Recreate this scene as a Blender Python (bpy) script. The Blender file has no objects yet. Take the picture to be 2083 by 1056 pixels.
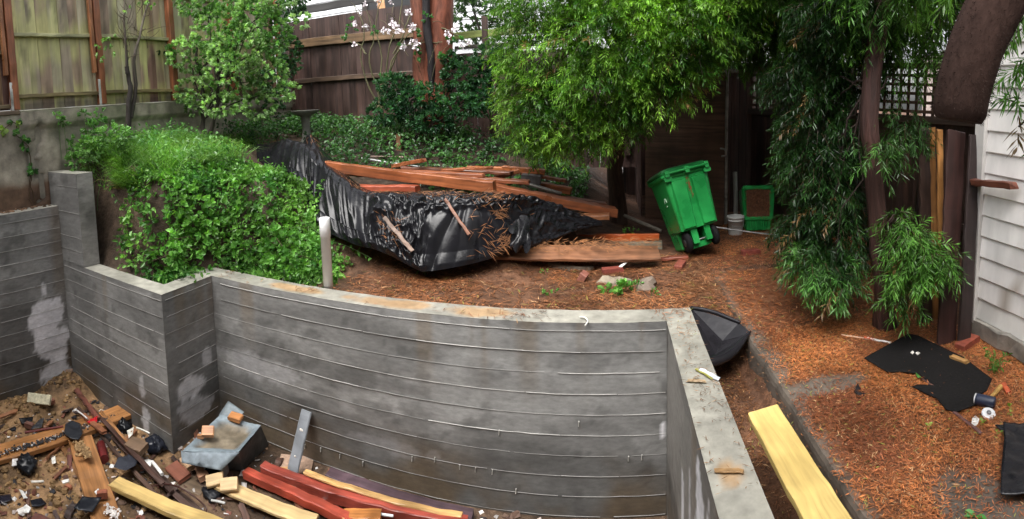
import bpy, bmesh, math, random
import numpy as np
from mathutils import Vector, Matrix
rng = np.random.default_rng(11); random.seed(5)
S = bpy.context.scene

# ------------------------------------------------------------------ camera (sweep panorama = cylinder)
FPX, TILT, ROLL, Y0, YAW = 1047.0, 0.0891, 0.0257, 294.7, 0.1873
CAMZ = 1.6
ct, st = math.cos(TILT), math.sin(TILT); cr, sr = math.cos(ROLL), math.sin(ROLL); cy_, sy_ = math.cos(YAW), math.sin(YAW)
Rx = np.array([[1,0,0],[0,ct,st],[0,-st,ct]]); Ry = np.array([[cr,0,sr],[0,1,0],[-sr,0,cr]]); Rz = np.array([[cy_,-sy_,0],[sy_,cy_,0],[0,0,1]])
RC = Rz @ Rx @ Ry
cam = bpy.data.cameras.new('camera'); camo = bpy.data.objects.new('camera', cam); S.collection.objects.link(camo); S.camera = camo
cam.type = 'PANO'; cam.panorama_type = 'CENTRAL_CYLINDRICAL'
cam.central_cylindrical_radius = 1.0
cam.central_cylindrical_range_u_min = -1041.5/FPX; cam.central_cylindrical_range_u_max = 1041.5/FPX
cam.central_cylindrical_range_v_max = Y0/FPX; cam.central_cylindrical_range_v_min = (Y0-1056)/FPX
cam.clip_start = 0.02; cam.clip_end = 500
m3 = Matrix(((RC[0,0], RC[0,2], -RC[0,1]), (RC[1,0], RC[1,2], -RC[1,1]), (RC[2,0], RC[2,2], -RC[2,1])))
camo.matrix_world = Matrix.Translation((0,0,CAMZ)) @ m3.to_4x4()

# ------------------------------------------------------------------ sky, sun, exposure
W = bpy.data.worlds.new('World'); S.world = W; W.use_nodes = True
nt = W.node_tree; bg = nt.nodes['Background']
sky = nt.nodes.new('ShaderNodeTexSky'); sky.sky_type = 'NISHITA'; sky.sun_disc = False
SUN_EL, SUN_ROT = math.radians(60), math.radians(196)
sky.sun_elevation = SUN_EL; sky.sun_rotation = SUN_ROT; sky.air_density = 1.0; sky.dust_density = 4.0; sky.ozone_density = 1.0
hs = nt.nodes.new('ShaderNodeHueSaturation'); hs.inputs['Saturation'].default_value = 0.18   # overcast: nearly grey
nt.links.new(sky.outputs[0], hs.inputs['Color']); nt.links.new(hs.outputs[0], bg.inputs['Color'])
bg.inputs['Strength'].default_value = 0.14
sl = bpy.data.lights.new('sun', 'SUN'); sl.energy = 1.3; sl.angle = math.radians(45); sl.color = (1.0, .97, .92)
so = bpy.data.objects.new('sun', sl); S.collection.objects.link(so)
sd = Vector((math.sin(SUN_ROT)*math.cos(SUN_EL), math.cos(SUN_ROT)*math.cos(SUN_EL), math.sin(SUN_EL)))
so.rotation_euler = sd.to_track_quat('Z', 'Y').to_euler()
S.view_settings.view_transform = 'Standard'; S.view_settings.look = 'None'; S.view_settings.exposure = 1.45
S.view_settings.gamma = 1.0
S.cycles.max_bounces = 6; S.cycles.transparent_max_bounces = 8
S.cycles.use_denoising = True

# ------------------------------------------------------------------ pixel -> place helpers
def ray(px, py):
    th = (px-1041.5)/FPX
    d = RC @ np.array([math.sin(th), math.cos(th), (Y0-py)/FPX]); return d/np.linalg.norm(d)
C0 = np.array([0, 0, CAMZ])
def PY(px, py, y): d = ray(px, py); return C0 + d*(y/d[1])
def PX(px, py, x): d = ray(px, py); return C0 + d*(x/d[0])
def PZ(px, py, z): d = ray(px, py); return C0 + d*((z-CAMZ)/d[2])
def A_(*v): return np.array(v, float)

def vn(x, y, z, seed=0):                       # value noise, 0..1
    x, y, z = np.broadcast_arrays(np.asarray(x, float), np.asarray(y, float), np.asarray(z, float))
    xi, yi, zi = np.floor(x).astype(np.int64), np.floor(y).astype(np.int64), np.floor(z).astype(np.int64)
    fx, fy, fz = x-xi, y-yi, z-zi
    fx, fy, fz = fx*fx*(3-2*fx), fy*fy*(3-2*fy), fz*fz*(3-2*fz)
    def h(a, b, c):
        n = (a*374761393 + b*668265263 + c*2147483647 + seed*1274126177) & 0xffffffff
        n = ((n ^ (n >> 13)) * 1274126177) & 0xffffffff
        n = ((n ^ (n >> 15)) * 2246822519) & 0xffffffff
        return ((n ^ (n >> 16)) & 0xffff)/65535.0
    o = 0
    for i in (0, 1):
        for j in (0, 1):
            for k in (0, 1):
                o = o + h(xi+i, yi+j, zi+k)*(fx if i else 1-fx)*(fy if j else 1-fy)*(fz if k else 1-fz)
    return o
def fbm(x, y, z=0, seed=0, oc=4):
    o, a, t = 0, 1, 0
    x, y, z = np.asarray(x, float), np.asarray(y, float), np.asarray(z, float)
    for i in range(oc):
        o = o + a*vn(x*2**i, y*2**i, z*2**i, seed+i*17); t += a; a *= .5
    return o/t
def sst(x, a, b): t = np.clip((x-a)/(b-a), 0, 1); return t*t*(3-2*t)

# ------------------------------------------------------------------ materials
def N(nt, t, **kw):
    n = nt.nodes.new('ShaderNode'+t)
    for k, v in kw.items():
        if k in n.inputs: n.inputs[k].default_value = v
        else: setattr(n, k, v)
    return n
def newmat(name):
    m = bpy.data.materials.new(name); m.use_nodes = True; t = m.node_tree
    return m, t, t.nodes['Principled BSDF'], t.links
def ramp(t, fac, stops):
    r = N(t, 'ValToRGB'); e = r.color_ramp.elements
    while len(e) < len(stops): e.new(.5)
    for q, (p, c) in zip(e, stops): q.position = p; q.color = (c, c, c, 1) if not isinstance(c, tuple) else (*c, 1)
    t.links.new(fac, r.inputs[0]); return r.outputs[0]
def mul(t, a, b, f=1.0, mode='MULTIPLY'):
    m = N(t, 'Mix', data_type='RGBA', blend_type=mode); m.inputs[0].default_value = f
    t.links.new(a, m.inputs[6])
    if isinstance(b, tuple): m.inputs[7].default_value = (*b, 1)
    else: t.links.new(b, m.inputs[7])
    return m.outputs[2]
def tintmat(name, rough=.6, sc=(8, 8, 8), lo=.6, hi=1.3, bump=.3, bsc=None, spec=.5, coat=0, rvar=.15, big=(.8, 1.15), bigsc=2.5, trans=0, metal=0, bdist=.01, coord='wc', detail=6, distort=0):
    m, t, b, L = newmat(name)
    tint = N(t, 'Attribute', attribute_name='tint').outputs['Color']
    wc = N(t, 'Attribute', attribute_name='wc').outputs['Vector']
    mp = N(t, 'Mapping'); mp.inputs['Scale'].default_value = sc; L.new(wc, mp.inputs[0])
    n1 = N(t, 'TexNoise', Scale=1.0, Detail=float(detail), Roughness=.62, Distortion=float(distort)); L.new(mp.outputs[0], n1.inputs['Vector'])
    n2 = N(t, 'TexNoise', Scale=float(bigsc), Detail=3.0); L.new(wc, n2.inputs['Vector'])
    c = mul(t, tint, ramp(t, n1.outputs[0], [(.3, lo), (.7, hi)]))
    c = mul(t, c, ramp(t, n2.outputs[0], [(.35, big[0]), (.65, big[1])]))
    L.new(c, b.inputs['Base Color'])
    mr = N(t, 'MapRange'); mr.inputs[1].default_value = .3; mr.inputs[2].default_value = .7
    mr.inputs[3].default_value = max(.03, rough-rvar); mr.inputs[4].default_value = rough+rvar
    L.new(n2.outputs[0], mr.inputs[0]); L.new(mr.outputs[0], b.inputs['Roughness'])
    b.inputs['Specular IOR Level'].default_value = spec; b.inputs['Metallic'].default_value = metal
    if coat: b.inputs['Coat Weight'].default_value = coat; b.inputs['Coat Roughness'].default_value = .15
    if bump:
        bn = N(t, 'Bump', Strength=bump, Distance=bdist)
        src = n1.outputs[0]
        if bsc:
            n3 = N(t, 'TexNoise', Scale=float(bsc), Detail=5.0, Roughness=.6); L.new(wc, n3.inputs['Vector']); src = n3.outputs[0]
        L.new(src, bn.inputs['Height']); L.new(bn.outputs[0], b.inputs['Normal'])
    if trans:
        tr = N(t, 'BsdfTranslucent'); L.new(mul(t, c, (1.3, 1.5, .6)), tr.inputs['Color'])
        mx = N(t, 'MixShader'); mx.inputs[0].default_value = trans
        out = t.nodes['Material Output']; L.new(b.outputs[0], mx.inputs[1]); L.new(tr.outputs[0], mx.inputs[2]); L.new(mx.outputs[0], out.inputs[0])
    return m
WOOD = tintmat('wet_wood', .42, (1.6, 26, 26), .5, 1.35, .35, distort=.6, bdist=.004, big=(.7, 1.2), bigsc=3)
WOODD = tintmat('weathered_wood', .55, (1.4, 22, 22), .45, 1.4, .4, distort=.5, bdist=.004, big=(.65, 1.25), bigsc=2)
FENCE = tintmat('mossy_boards', .6, (1.2, 18, 18), .72, 1.2, .35, distort=.5, bdist=.004, big=(.8, 1.15), bigsc=2)
PVC = tintmat('white_plastic', .35, (5, 5, 5), .97, 1.02, 0, big=(.97, 1.02))
GALV = tintmat('galvanised_metal', .6, (12, 12, 12), .6, 1.25, .3, bsc=25, bdist=.003, metal=.1, big=(.75, 1.15), bigsc=5)
CONC = tintmat('concrete', .5, (13, 13, 34), .78, 1.2, .25, bsc=60, bdist=.004, big=(.9, 1.08), bigsc=3.7, rvar=.12)
CONCO = tintmat('old_concrete', .7, (7, 7, 7), .6, 1.3, .5, bsc=45, bdist=.006, big=(.75, 1.2), bigsc=1.5)
SOIL = tintmat('soil', .75, (11, 11, 11), .45, 1.5, .8, bsc=28, bdist=.02, big=(.7, 1.3), bigsc=1.2, spec=.3)
LEAF = tintmat('leaf', .32, (6, 6, 6), .75, 1.25, 0, spec=.38, rvar=.08, trans=.36, bigsc=2.2, big=(.65, 1.25))
NEEDLE = tintmat('dry_needle', .5, (30, 30, 30), .6, 1.35, 0, spec=.4)
BARK = tintmat('bark', .65, (14, 14, 3), .4, 1.4, .9, bdist=.02, distort=.8, spec=.35)
PLAST = tintmat('black_plastic', .22, (10, 10, 10), .8, 1.15, .16, bsc=11, bdist=.015, rvar=.08, spec=.27)
NEWW = tintmat('new_lumber', .55, (1.1, 16, 16), .62, 1.12, .2, distort=1.2, bdist=.003, big=(.85, 1.1), bigsc=5)
FUR = tintmat('fuzzy_bark', .95, (22, 22, 22), .7, 1.25, .4, bsc=60, bdist=.006, spec=.1, big=(.85, 1.12))
FELT = tintmat('felt', .9, (60, 60, 60), .6, 1.3, .4, bdist=.004, spec=.15)
PAINT = tintmat('paint', .45, (5, 5, 5), .85, 1.1, .12, bsc=30, bdist=.003, big=(.88, 1.08))
HDPE = tintmat('bin_plastic', .36, (14, 14, 14), .85, 1.12, .12, bsc=70, bdist=.002, big=(.68, 1.15), spec=.45)
METAL = tintmat('dull_metal', .42, (9, 9, 9), .5, 1.3, .2, bsc=25, bdist=.003, metal=.35, big=(.7, 1.2), bigsc=4)
CHIP = tintmat('rubble', .7, (30, 30, 30), .6, 1.25, .4, bdist=.004)

# ------------------------------------------------------------------ mesh builder
class MB:
    def __init__(s): s.v=[]; s.f=[]; s.t=[]; s.w=[]; s.sm=[]; s.n=0
    def add(s, v, f, col=(.5,.5,.5), wc=None, smooth=False):
        v = np.asarray(v, float).reshape(-1, 3); k = len(v)
        col = np.asarray(col, float)
        if col.ndim == 1: col = np.tile(col, (k, 1))
        s.v.append(v); s.t.append(col); s.w.append(v if wc is None else np.asarray(wc, float))
        if isinstance(f, np.ndarray): f = [f]
        elif not isinstance(f[0], np.ndarray):
            d = {}
            for q in f: d.setdefault(len(q), []).append(q)
            f = [np.array(q) for q in d.values()]
        for q in f: s.f.append(q + s.n); s.sm.append(smooth)
        s.n += k; return s
    def pts(s): return np.concatenate(s.v)
    def build(s, name, mat, parent=None, origin=None):
        v = np.concatenate(s.v)
        if parent is not None:
            o = np.zeros(3); p = parent
            while p is not None: o = o + np.array(p.location); p = p.parent
            loc = np.zeros(3)
            if parent.type == 'MESH' or origin == 'own': pass
        else:
            o = np.array([(v[:,0].min()+v[:,0].max())/2, (v[:,1].min()+v[:,1].max())/2, v[:,2].min()]) if origin is None else np.array(origin, float)
            loc = o
        me = bpy.data.meshes.new(name)
        me.vertices.add(len(v)); me.vertices.foreach_set('co', (v-o).astype(np.float32).ravel())
        tot = np.concatenate([np.full(len(f), f.shape[1]) for f in s.f]); li = np.concatenate([f.ravel() for f in s.f])
        me.loops.add(len(li)); me.loops.foreach_set('vertex_index', li.astype(np.int32))
        me.polygons.add(len(tot)); me.polygons.foreach_set('loop_start', (np.cumsum(tot)-tot).astype(np.int32))
        sm = np.concatenate([np.full(len(f), q) for f, q in zip(s.f, s.sm)])
        me.polygons.foreach_set('use_smooth', sm)
        a = me.attributes.new('tint', 'FLOAT_COLOR', 'POINT')
        c = np.concatenate(s.t); c = np.concatenate([c, np.ones((len(c), 1))], 1); a.data.foreach_set('color', c.astype(np.float32).ravel())
        a = me.attributes.new('wc', 'FLOAT_VECTOR', 'POINT'); a.data.foreach_set('vector', np.concatenate(s.w).astype(np.float32).ravel())
        me.update(calc_edges=True); me.validate()
        me.materials.append(mat)
        ob = bpy.data.objects.new(name, me); S.collection.objects.link(ob)
        if parent is not None: ob.parent = parent
        ob.location = loc
        return ob
def tag(o, label=None, cat=None, group=None, kind=None):
    for k, v in (('label', label), ('category', cat), ('group', group), ('kind', kind)):
        if v: o[k] = v
    return o
def thing(name, label, cat, loc, group=None):
    o = bpy.data.objects.new(name, None); S.collection.objects.link(o); o.location = tuple(float(q) for q in loc)
    o.empty_display_size = .1
    return tag(o, label, cat, group)
def solo(mb, name, mat, label, cat, group=None): return tag(mb.build(name, mat), label, cat, group)
def struct(mb, name, mat): return tag(mb.build(name, mat, origin=(0,0,0)), kind='structure')
def stuff(mb, name, mat, label, cat): return tag(mb.build(name, mat), label, cat, kind='stuff')

def nrm(v): v = np.asarray(v, float); return v/np.maximum(np.linalg.norm(v, axis=-1, keepdims=True), 1e-9)
def frame(d, up):
    d = nrm(d); s = np.cross(d, up)
    if np.linalg.norm(s) < 1e-4: s = np.cross(d, (1, .3, 0))
    s = nrm(s); return d, s, np.cross(s, d)
def beam(mb, A, B, w, t, up=(0,0,1), col=(.4,.2,.1), seg=10, cham=.006, jit=.002, sag=0, twist=0, rag=.004, vary=.12, ends=None):
    A, B = A_(*A), A_(*B); Ln = np.linalg.norm(B-A); d, s, u = frame(B-A, up)
    c = min(cham, w*.3, t*.3); hw, ht = w/2, t/2
    cs = np.array([(-hw+c,-ht),(hw-c,-ht),(hw,-ht+c),(hw,ht-c),(hw-c,ht),(-hw+c,ht),(-hw,ht-c),(-hw,-ht+c)])
    off = rng.uniform(0, 50, 3); V=[]; Wc=[]; T=[]
    for i in range(seg+1):
        q = i/seg; ctr = A + d*Ln*q + u*(sag*math.sin(math.pi*q)*-1) + s*rng.normal(0, jit) + u*rng.normal(0, jit)
        a = twist*(q-.5); ca, sa = math.cos(a), math.sin(a)
        cc = cs @ np.array([[ca, sa], [-sa, ca]]) + rng.normal(0, jit*.5, cs.shape)
        for k, (x, y) in enumerate(cc):
            e = rng.normal(0, rag) if i in (0, seg) else 0
            V.append(ctr + s*x + u*y + d*e); Wc.append((q*Ln+off[0], cs[k][0]+off[1], cs[k][1]+off[2]))
            cc2 = np.array(col if ends is None or 0 < i < seg else ends)
            T.append(cc2*(1+rng.normal(0, vary)))
    F = [(i*8+k, i*8+(k+1)%8, (i+1)*8+(k+1)%8, (i+1)*8+k) for i in range(seg) for k in range(8)]
    F += [tuple(range(7, -1, -1)), tuple(seg*8+k for k in range(8))]
    mb.add(V, F, np.clip(T, 0, 1), Wc); return mb
def box(mb, c, size, col=(.5,.5,.5), R=None, cham=.0):
    x, y, z = np.array(size)/2; c = A_(*c); R = np.eye(3) if R is None else R
    ch = min(cham, x*.4, y*.4, z*.4)
    if ch <= 0:
        v = np.array([(a*x, b*y, d*z) for d in (-1, 1) for a, b in ((-1,-1),(1,-1),(1,1),(-1,1))])
        f = [(3,2,1,0),(4,5,6,7),(0,1,5,4),(1,2,6,5),(2,3,7,6),(3,0,4,7)]
    else:
        v = []; 
        for zz, i in ((-z, ch), (-z+ch, 0), (z-ch, 0), (z, ch)):
            v += [(-x+i,-y+i+ch*(i==0)*1,zz),(x-i,-y+i+ch*(i==0)*1,zz),(x-i,y-i-ch*(i==0)*1,zz),(-x+i,y-i-ch*(i==0)*1,zz)]
        v = np.array(v, float); f = [(3,2,1,0),(12,13,14,15)]
        for l in range(3):
            for k in range(4): f.append((l*4+k, l*4+(k+1)%4, l*4+4+(k+1)%4, l*4+4+k))
    off = rng.uniform(0, 30, 3)
    mb.add(v @ R.T + c, f, col, v+off); return mb
def rotz(a): c, s = math.cos(a), math.sin(a); return np.array([[c,-s,0],[s,c,0],[0,0,1]])
def rotx(a): c, s = math.cos(a), math.sin(a); return np.array([[1,0,0],[0,c,-s],[0,s,c]])
def roty(a): c, s = math.cos(a), math.sin(a); return np.array([[c,0,s],[0,1,0],[-s,0,c]])
def tube(mb, pts, r, n=8, col=(.4,.3,.2), caps=True, smooth=True, lump=0, wob=0):
    pts = np.asarray(pts, float); k = len(pts); r = np.broadcast_to(np.asarray(r, float), (k,)) if np.ndim(r) < 2 else r
    tan = nrm(np.gradient(pts, axis=0)); d, s, u = frame(tan[0], (.13,.21,.97)); V=[]; Wc=[]; ln = 0; off = rng.uniform(0, 20)
    col = np.asarray(col, float); T=[]
    for i in range(k):
        t = tan[i]; s = nrm(s - t*np.dot(s, t)); u = np.cross(t, s)
        if i: ln += np.linalg.norm(pts[i]-pts[i-1])
        for j in range(n):
            a = 2*math.pi*j/n
            rr = r[i]*(1+(lump*(fbm(math.cos(a)*1.2+off, math.sin(a)*1.2, ln*6)-.5)*2 if lump else 0))
            V.append(pts[i] + (s*math.cos(a) + u*math.sin(a))*rr); Wc.append((math.cos(a)*.15+off, math.sin(a)*.15, ln))
            T.append(col if col.ndim == 1 else col[i])
    F = [(i*n+j, i*n+(j+1)%n, (i+1)*n+(j+1)%n, (i+1)*n+j) for i in range(k-1) for j in range(n)]
    mb.add(V, F, np.array(T), Wc, smooth)
    if caps: mb.add(V[:n], [tuple(range(n-1,-1,-1))], T[0], Wc[:n]); mb.add(V[-n:], [tuple(range(n))], T[-1], Wc[-n:])
    return mb
def curve(ps, n=12, wob=0):
    ps = np.asarray(ps, float); k = len(ps); P = np.vstack([2*ps[0]-ps[1], ps, 2*ps[-1]-ps[-2]]); o = []
    for q in np.linspace(0, k-1-1e-6, n):
        i = int(q); f = q-i; a, b, c, d = P[i:i+4]
        o.append(.5*((2*b)+(-a+c)*f+(2*a-5*b+4*c-d)*f*f+(-a+3*b-3*c+d)*f**3))
    o = np.array(o)
    if wob: o[1:-1] += rng.normal(0, wob, o[1:-1].shape)
    return o
def rock(mb, c, r, col, n=8, m=6, amp=.35, R=None):
    off = rng.uniform(0, 40, 3); V=[]
    for i in range(m+1):
        ph = math.pi*i/m
        for j in range(n):
            th = 2*math.pi*j/n; p = np.array([math.sin(ph)*math.cos(th), math.sin(ph)*math.sin(th), math.cos(ph)])
            V.append(p*(1+amp*(vn(*(p*1.7+off))-.5)*2))
    V = np.array(V)*np.array(r)
    if R is not None: V = V @ R.T
    F = [(i*n+j, (i+1)*n+j, (i+1)*n+(j+1)%n, i*n+(j+1)%n) for i in range(m) for j in range(n)]
    mb.add(V+A_(*c), F, col, None, False); return mb
def sheet(mb, poly, thick=.004, step=.05, amp=.01, fr=9, col=(.01,.01,.011), fn=None, smooth=True):
    bm = bmesh.new(); vs = [bm.verts.new(tuple(p)) for p in poly]; bm.faces.new(vs)
    bmesh.ops.triangulate(bm, faces=bm.faces[:])
    for _ in range(7):
        e = [q for q in bm.edges if q.calc_length() > step]
        if not e: break
        bmesh.ops.subdivide_edges(bm, edges=e, cuts=1); bmesh.ops.triangulate(bm, faces=bm.faces[:])
    bm.normal_update(); n = nrm(sum((np.array(f.normal)*f.calc_area() for f in bm.faces), np.zeros(3)))
    if n[2] < -.2: n = -n
    P = np.array([v.co for v in bm.verts]); off = rng.uniform(0, 30)
    P = P + n*((fbm(P[:,0]*fr+off, P[:,1]*fr, P[:,2]*fr)-.5)*2*amp)[:,None]
    if fn is not None: P = fn(P)
    k = len(P); bm.verts.index_update(); F=[]
    for f in bm.faces:
        q = [v.index for v in f.verts]
        if np.dot(np.array(f.normal), n) < 0: q = q[::-1]
        F.append(tuple(q))
    G = list(F) + [tuple(i+k for i in reversed(q)) for q in F]
    for e in bm.edges:
        if len(e.link_faces) == 1: G.append((e.verts[0].index, e.verts[1].index, e.verts[1].index+k, e.verts[0].index+k))
    bm.free(); mb.add(np.vstack([P, P-n*thick]), G, col, None, smooth); return mb
def lathe(mb, c, prof, n=20, col=(.5,.5,.5), R=None, smooth=True, sq=None):
    V=[]; R = np.eye(3) if R is None else R
    for r, z in prof:
        for j in range(n): a = 2*math.pi*j/n; V.append((r*math.cos(a), r*math.sin(a), z))
    V = np.array(V); k = len(prof)
    F = [(i*n+j, i*n+(j+1)%n, (i+1)*n+(j+1)%n, (i+1)*n+j) for i in range(k-1) for j in range(n)]
    F += [tuple(range(n-1,-1,-1)), tuple((k-1)*n+j for j in range(n))]
    mb.add(V @ R.T + A_(*c), F, col, V+rng.uniform(0, 20, 3), smooth); return mb

# leaves, many at once
def leaves(mb, pos, d, up, L, Wd, col, kind='broad', fold=.18, droop=.15):
    pos = np.asarray(pos, float); n = len(pos); d = nrm(d); s = nrm(np.cross(d, up)); u = np.cross(s, d)
    L = np.broadcast_to(L, (n,))[:,None]; Wd = np.broadcast_to(Wd, (n,))[:,None]; col = np.asarray(col, float)
    if col.ndim == 1: col = np.tile(col, (n, 1))
    dn = np.array([0, 0, -1.])*L*droop
    if kind == 'needle':
        V = np.stack([pos, pos+d*L*.45+s*Wd/2+dn*.2, pos+d*L+dn, pos+d*L*.45-s*Wd/2+dn*.2], 1); k = 4
        F = np.array([[0, 1, 2, 3]])
    else:
        a, b = pos+d*L*.3+dn*.1+u*Wd*fold, pos+d*L*.7+dn*.5+u*Wd*fold
        V = np.stack([pos, a+s*Wd*.45, b+s*Wd*.42, pos+d*L+dn, b-s*Wd*.42, a-s*Wd*.45], 1); k = 6
        F = np.array([[0, 1, 2, 3], [0, 3, 4, 5]])
    idx = (np.arange(n)[:,None,None]*k + F[None]).reshape(-1, 4)
    mb.add(V.reshape(-1, 3), idx, np.repeat(col, k, 0)); return mb
def rdir(n): return nrm(rng.normal(size=(n, 3)))
def blobpts(blobs, n, inner=.5):
    b = np.array([list(q[0])+list(q[1]) for q in blobs]); w = (b[:,3]*b[:,4]*b[:,5])**.67; i = rng.choice(len(b), n, p=w/w.sum())
    o = rdir(n); r = rng.uniform(inner**3, 1, n)**(1/3)
    q = b[i]; p = q[:,:3] + o*q[:,3:]*r[:,None]
    p += (fbm(p[:,0]*3, p[:,1]*3, p[:,2]*3, 5, 2)-.5)[:,None]*o*.35*q[:,3:].mean(1)[:,None]
    return p, nrm(o/q[:,3:]), i
def mixcol(n, a, b, p=None, vary=.15):
    f = rng.random(n) if p is None else np.clip(fbm(p[:,0]*4, p[:,1]*4, p[:,2]*4, 3, 2)*2.4-.7+rng.normal(0, .2, n), 0, 1)
    c = np.array(a)*(1-f[:,None]) + np.array(b)*f[:,None]
    return np.clip(c*(1+rng.normal(0, vary, (n, 1))), .002, 1)

# ------------------------------------------------------------------ terrain
def T(x, y):
    x, y = np.broadcast_arrays(np.asarray(x, float), np.asarray(y, float))
    hp = np.interp(x, [-5.6,-5.0,-4.6,-4.2,-3.4,-3,-2,-1,-.2,.4,.9], [1.24,1.13,1.04,.88,.74,.66,.48,.28,.08,-.05,-.08])
    y0 = np.interp(x, [-5.6,-4.2,-3.9,-3.3,-2.4,-1,0,1], [3.1,3.15,3.6,3.95,4.3,4.4,4.7,4.9])
    w = np.interp(x, [-5.6,-4.4,-3.3,-2,0], [.3,.4,.9,.9,1.0])
    s = sst((y-y0)/w, 0, 1)
    z = -.06 + (hp+.06)*s
    back = np.interp(x, [-5.6,-4.6,-4.2,-3,-1.8,-.6,.3], [.02,.1,.22,.42,.55,.36,0])*sst(y, 5.5, 7.2)
    z = z + back
    nz = .10*(fbm(x*1.6, y*1.6, 0, 1)-.5) + .05*(fbm(x*7, y*7, 0, 2)-.5)
    z = z + nz*(.25+.75*sst(y, 3.9, 4.8))*np.where(x > .9, .35, 1)
    tr = sst(x, .60, .66)*(1-sst(x, .93, .97))*(1-sst(y, 3.5, 4.3))
    z = z*(1-tr) + (-.30+.10*(fbm(x*6, y*6, 3)-.5))*tr
    z = np.where((x > .955) & (y < 4.75), np.minimum(z, -.13), z)
    return z
SLAB_T = -.075
def G(x, y):                                    # what one stands on: slab where it is, else terrain
    z = T(x, y); return np.where((np.asarray(x) > .97) & (np.asarray(x) < 2.44) & (np.asarray(y) < 4.7), np.maximum(z, SLAB_T), z)
def F(x, y):                                    # pit floor
    x, y = np.asarray(x, float), np.asarray(y, float)
    z = -1.5 + .09*(fbm(x*2.2, y*2.2, 0, 8)-.4)*sst(-x, 1.2, 2.6) + .05*(fbm(x*9, y*9, 0, 9)-.5)*sst(-x, 1.0, 2.4)
    for cx, cy, h, r in ((-5.25,2.72,.17,.28),(-5.1,2.05,.16,.3),(-4.0,2.05,.06,.35),(-4.4,1.5,.08,.4)):
        z = z + h*np.exp(-((x-cx)**2+(y-cy)**2)/r**2)
    return z
def hit(fn, px, py, h=0.0):
    d = ray(px, py); t = np.arange(.6, 16, .01); p = C0 + d*t[:,None]
    b = p[:,2] < fn(p[:,0], p[:,1]) + h
    return p[np.argmax(b)] if b.any() else p[-1]
def onG(px, py, h=0.0): return hit(G, px, py, h)
def onF(px, py, h=0.0): return hit(F, px, py, h)

xs = sorted(set([-60,-30,-16,-9,-7,-6.2] + list(np.arange(-5.6, 3.61, .06).round(3)) + [4,4.6,5.4,7,10,16,30,60] + [-5.5,.5,-3.67]))
ys = sorted(set([-40,-15,-6,-3,-1.2] + list(np.arange(-1, 1.2, .3).round(3)) + list(np.arange(1.2, 8.6, .06).round(3)) + [9,10,12,16,25,45,80] + [2.98,3.64]))
xs, ys = np.array(xs), np.array(ys)
XX, YY = np.meshgrid(xs, ys, indexing='ij'); ZZ = np.where((XX > -6) & (XX < 5) & (YY > -1.1), T(XX, YY), T(np.clip(XX, -6, 5), np.clip(YY, 0, 12)))
cx = (xs[:-1]+xs[1:])/2; cyy = (ys[:-1]+ys[1:])/2; CX, CY = np.meshgrid(cx, cyy, indexing='ij')
hole = ((CX > -5.5) & (CX < .5) & (CY < 2.98) & (CY > -1.1)) | ((CX > -3.67) & (CX < .5) & (CY < 3.64) & (CY > -1.1))
ny = len(ys); I, J = np.nonzero(~hole)
q = np.stack([I*ny+J, (I+1)*ny+J, (I+1)*ny+J+1, I*ny+J+1], 1)
V = np.stack([XX, YY, ZZ], -1).reshape(-1, 3)
f1 = fbm(V[:,0]*1.3, V[:,1]*1.3, 0, 4)[:,None]; f2 = fbm(V[:,0]*5, V[:,1]*5, 0, 6)[:,None]
dark, litter = A_(.070,.047,.032), A_(.125,.060,.033)
lm = sst(V[:,0], -3.2, -1.6)[:,None]*(1-.85*sst(V[:,2], .12, .35)[:,None])
lm = np.clip(lm*(.55+.9*f1), 0, 1)
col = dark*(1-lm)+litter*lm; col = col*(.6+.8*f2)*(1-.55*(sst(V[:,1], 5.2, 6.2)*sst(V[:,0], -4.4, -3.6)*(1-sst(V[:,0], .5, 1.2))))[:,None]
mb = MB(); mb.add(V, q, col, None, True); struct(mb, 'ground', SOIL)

# pit floor: one sheet of churned soil
px_ = np.arange(-5.45, .5, .05); py_ = np.concatenate([[-1.1, -.5, 0, .5], np.arange(.8, 3.64, .05)])
PXX, PYY = np.meshgrid(px_, py_, indexing='ij'); V = np.stack([PXX, PYY, F(PXX, PYY)], -1).reshape(-1, 3)
n = len(py_); I, J = np.meshgrid(np.arange(len(px_)-1), np.arange(n-1), indexing='ij'); I, J = I.ravel(), J.ravel()
q = np.stack([I*n+J, (I+1)*n+J, (I+1)*n+J+1, I*n+J+1], 1)
f2 = fbm(V[:,0]*3, V[:,1]*3, 0, 26)[:,None]; mix = sst(V[:,0]+.8*f2[:,0], -3.4, -2.2)[:,None]
dk = sst(fbm(V[:,0]*2.1, V[:,1]*2.1, 0, 27), .45, .6)[:,None]; col = (A_(.25,.15,.075)*(1-mix)+A_(.11,.07,.045)*mix)*(.6+.75*f2)*(1-.5*dk)
mb = MB(); mb.add(V, q, col, None, True); struct(mb, 'pit_floor', SOIL)

def dslab(x, y):
    d = .72+.7*fbm(x*1.4, y*1.4, 0, 91); e = sst(x+.25*fbm(x*3,y*3,0,90), 1.08, 1.30); bare = sst(((x-1.22)/.30)**2+((y-2.62)/.10)**2+.5*fbm(x*6,y*6,0,92), .8, 1.5); b2 = sst(((x-1.42)/.22)**2+((y-1.42)/.35)**2+.6*fbm(x*6,y*6,0,93), .7, 1.5)
    return np.clip(d, 0, 1)*(.22+.78*e)*np.clip(.20+bare,0,1)*np.clip(.28+b2,0,1)
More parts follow.
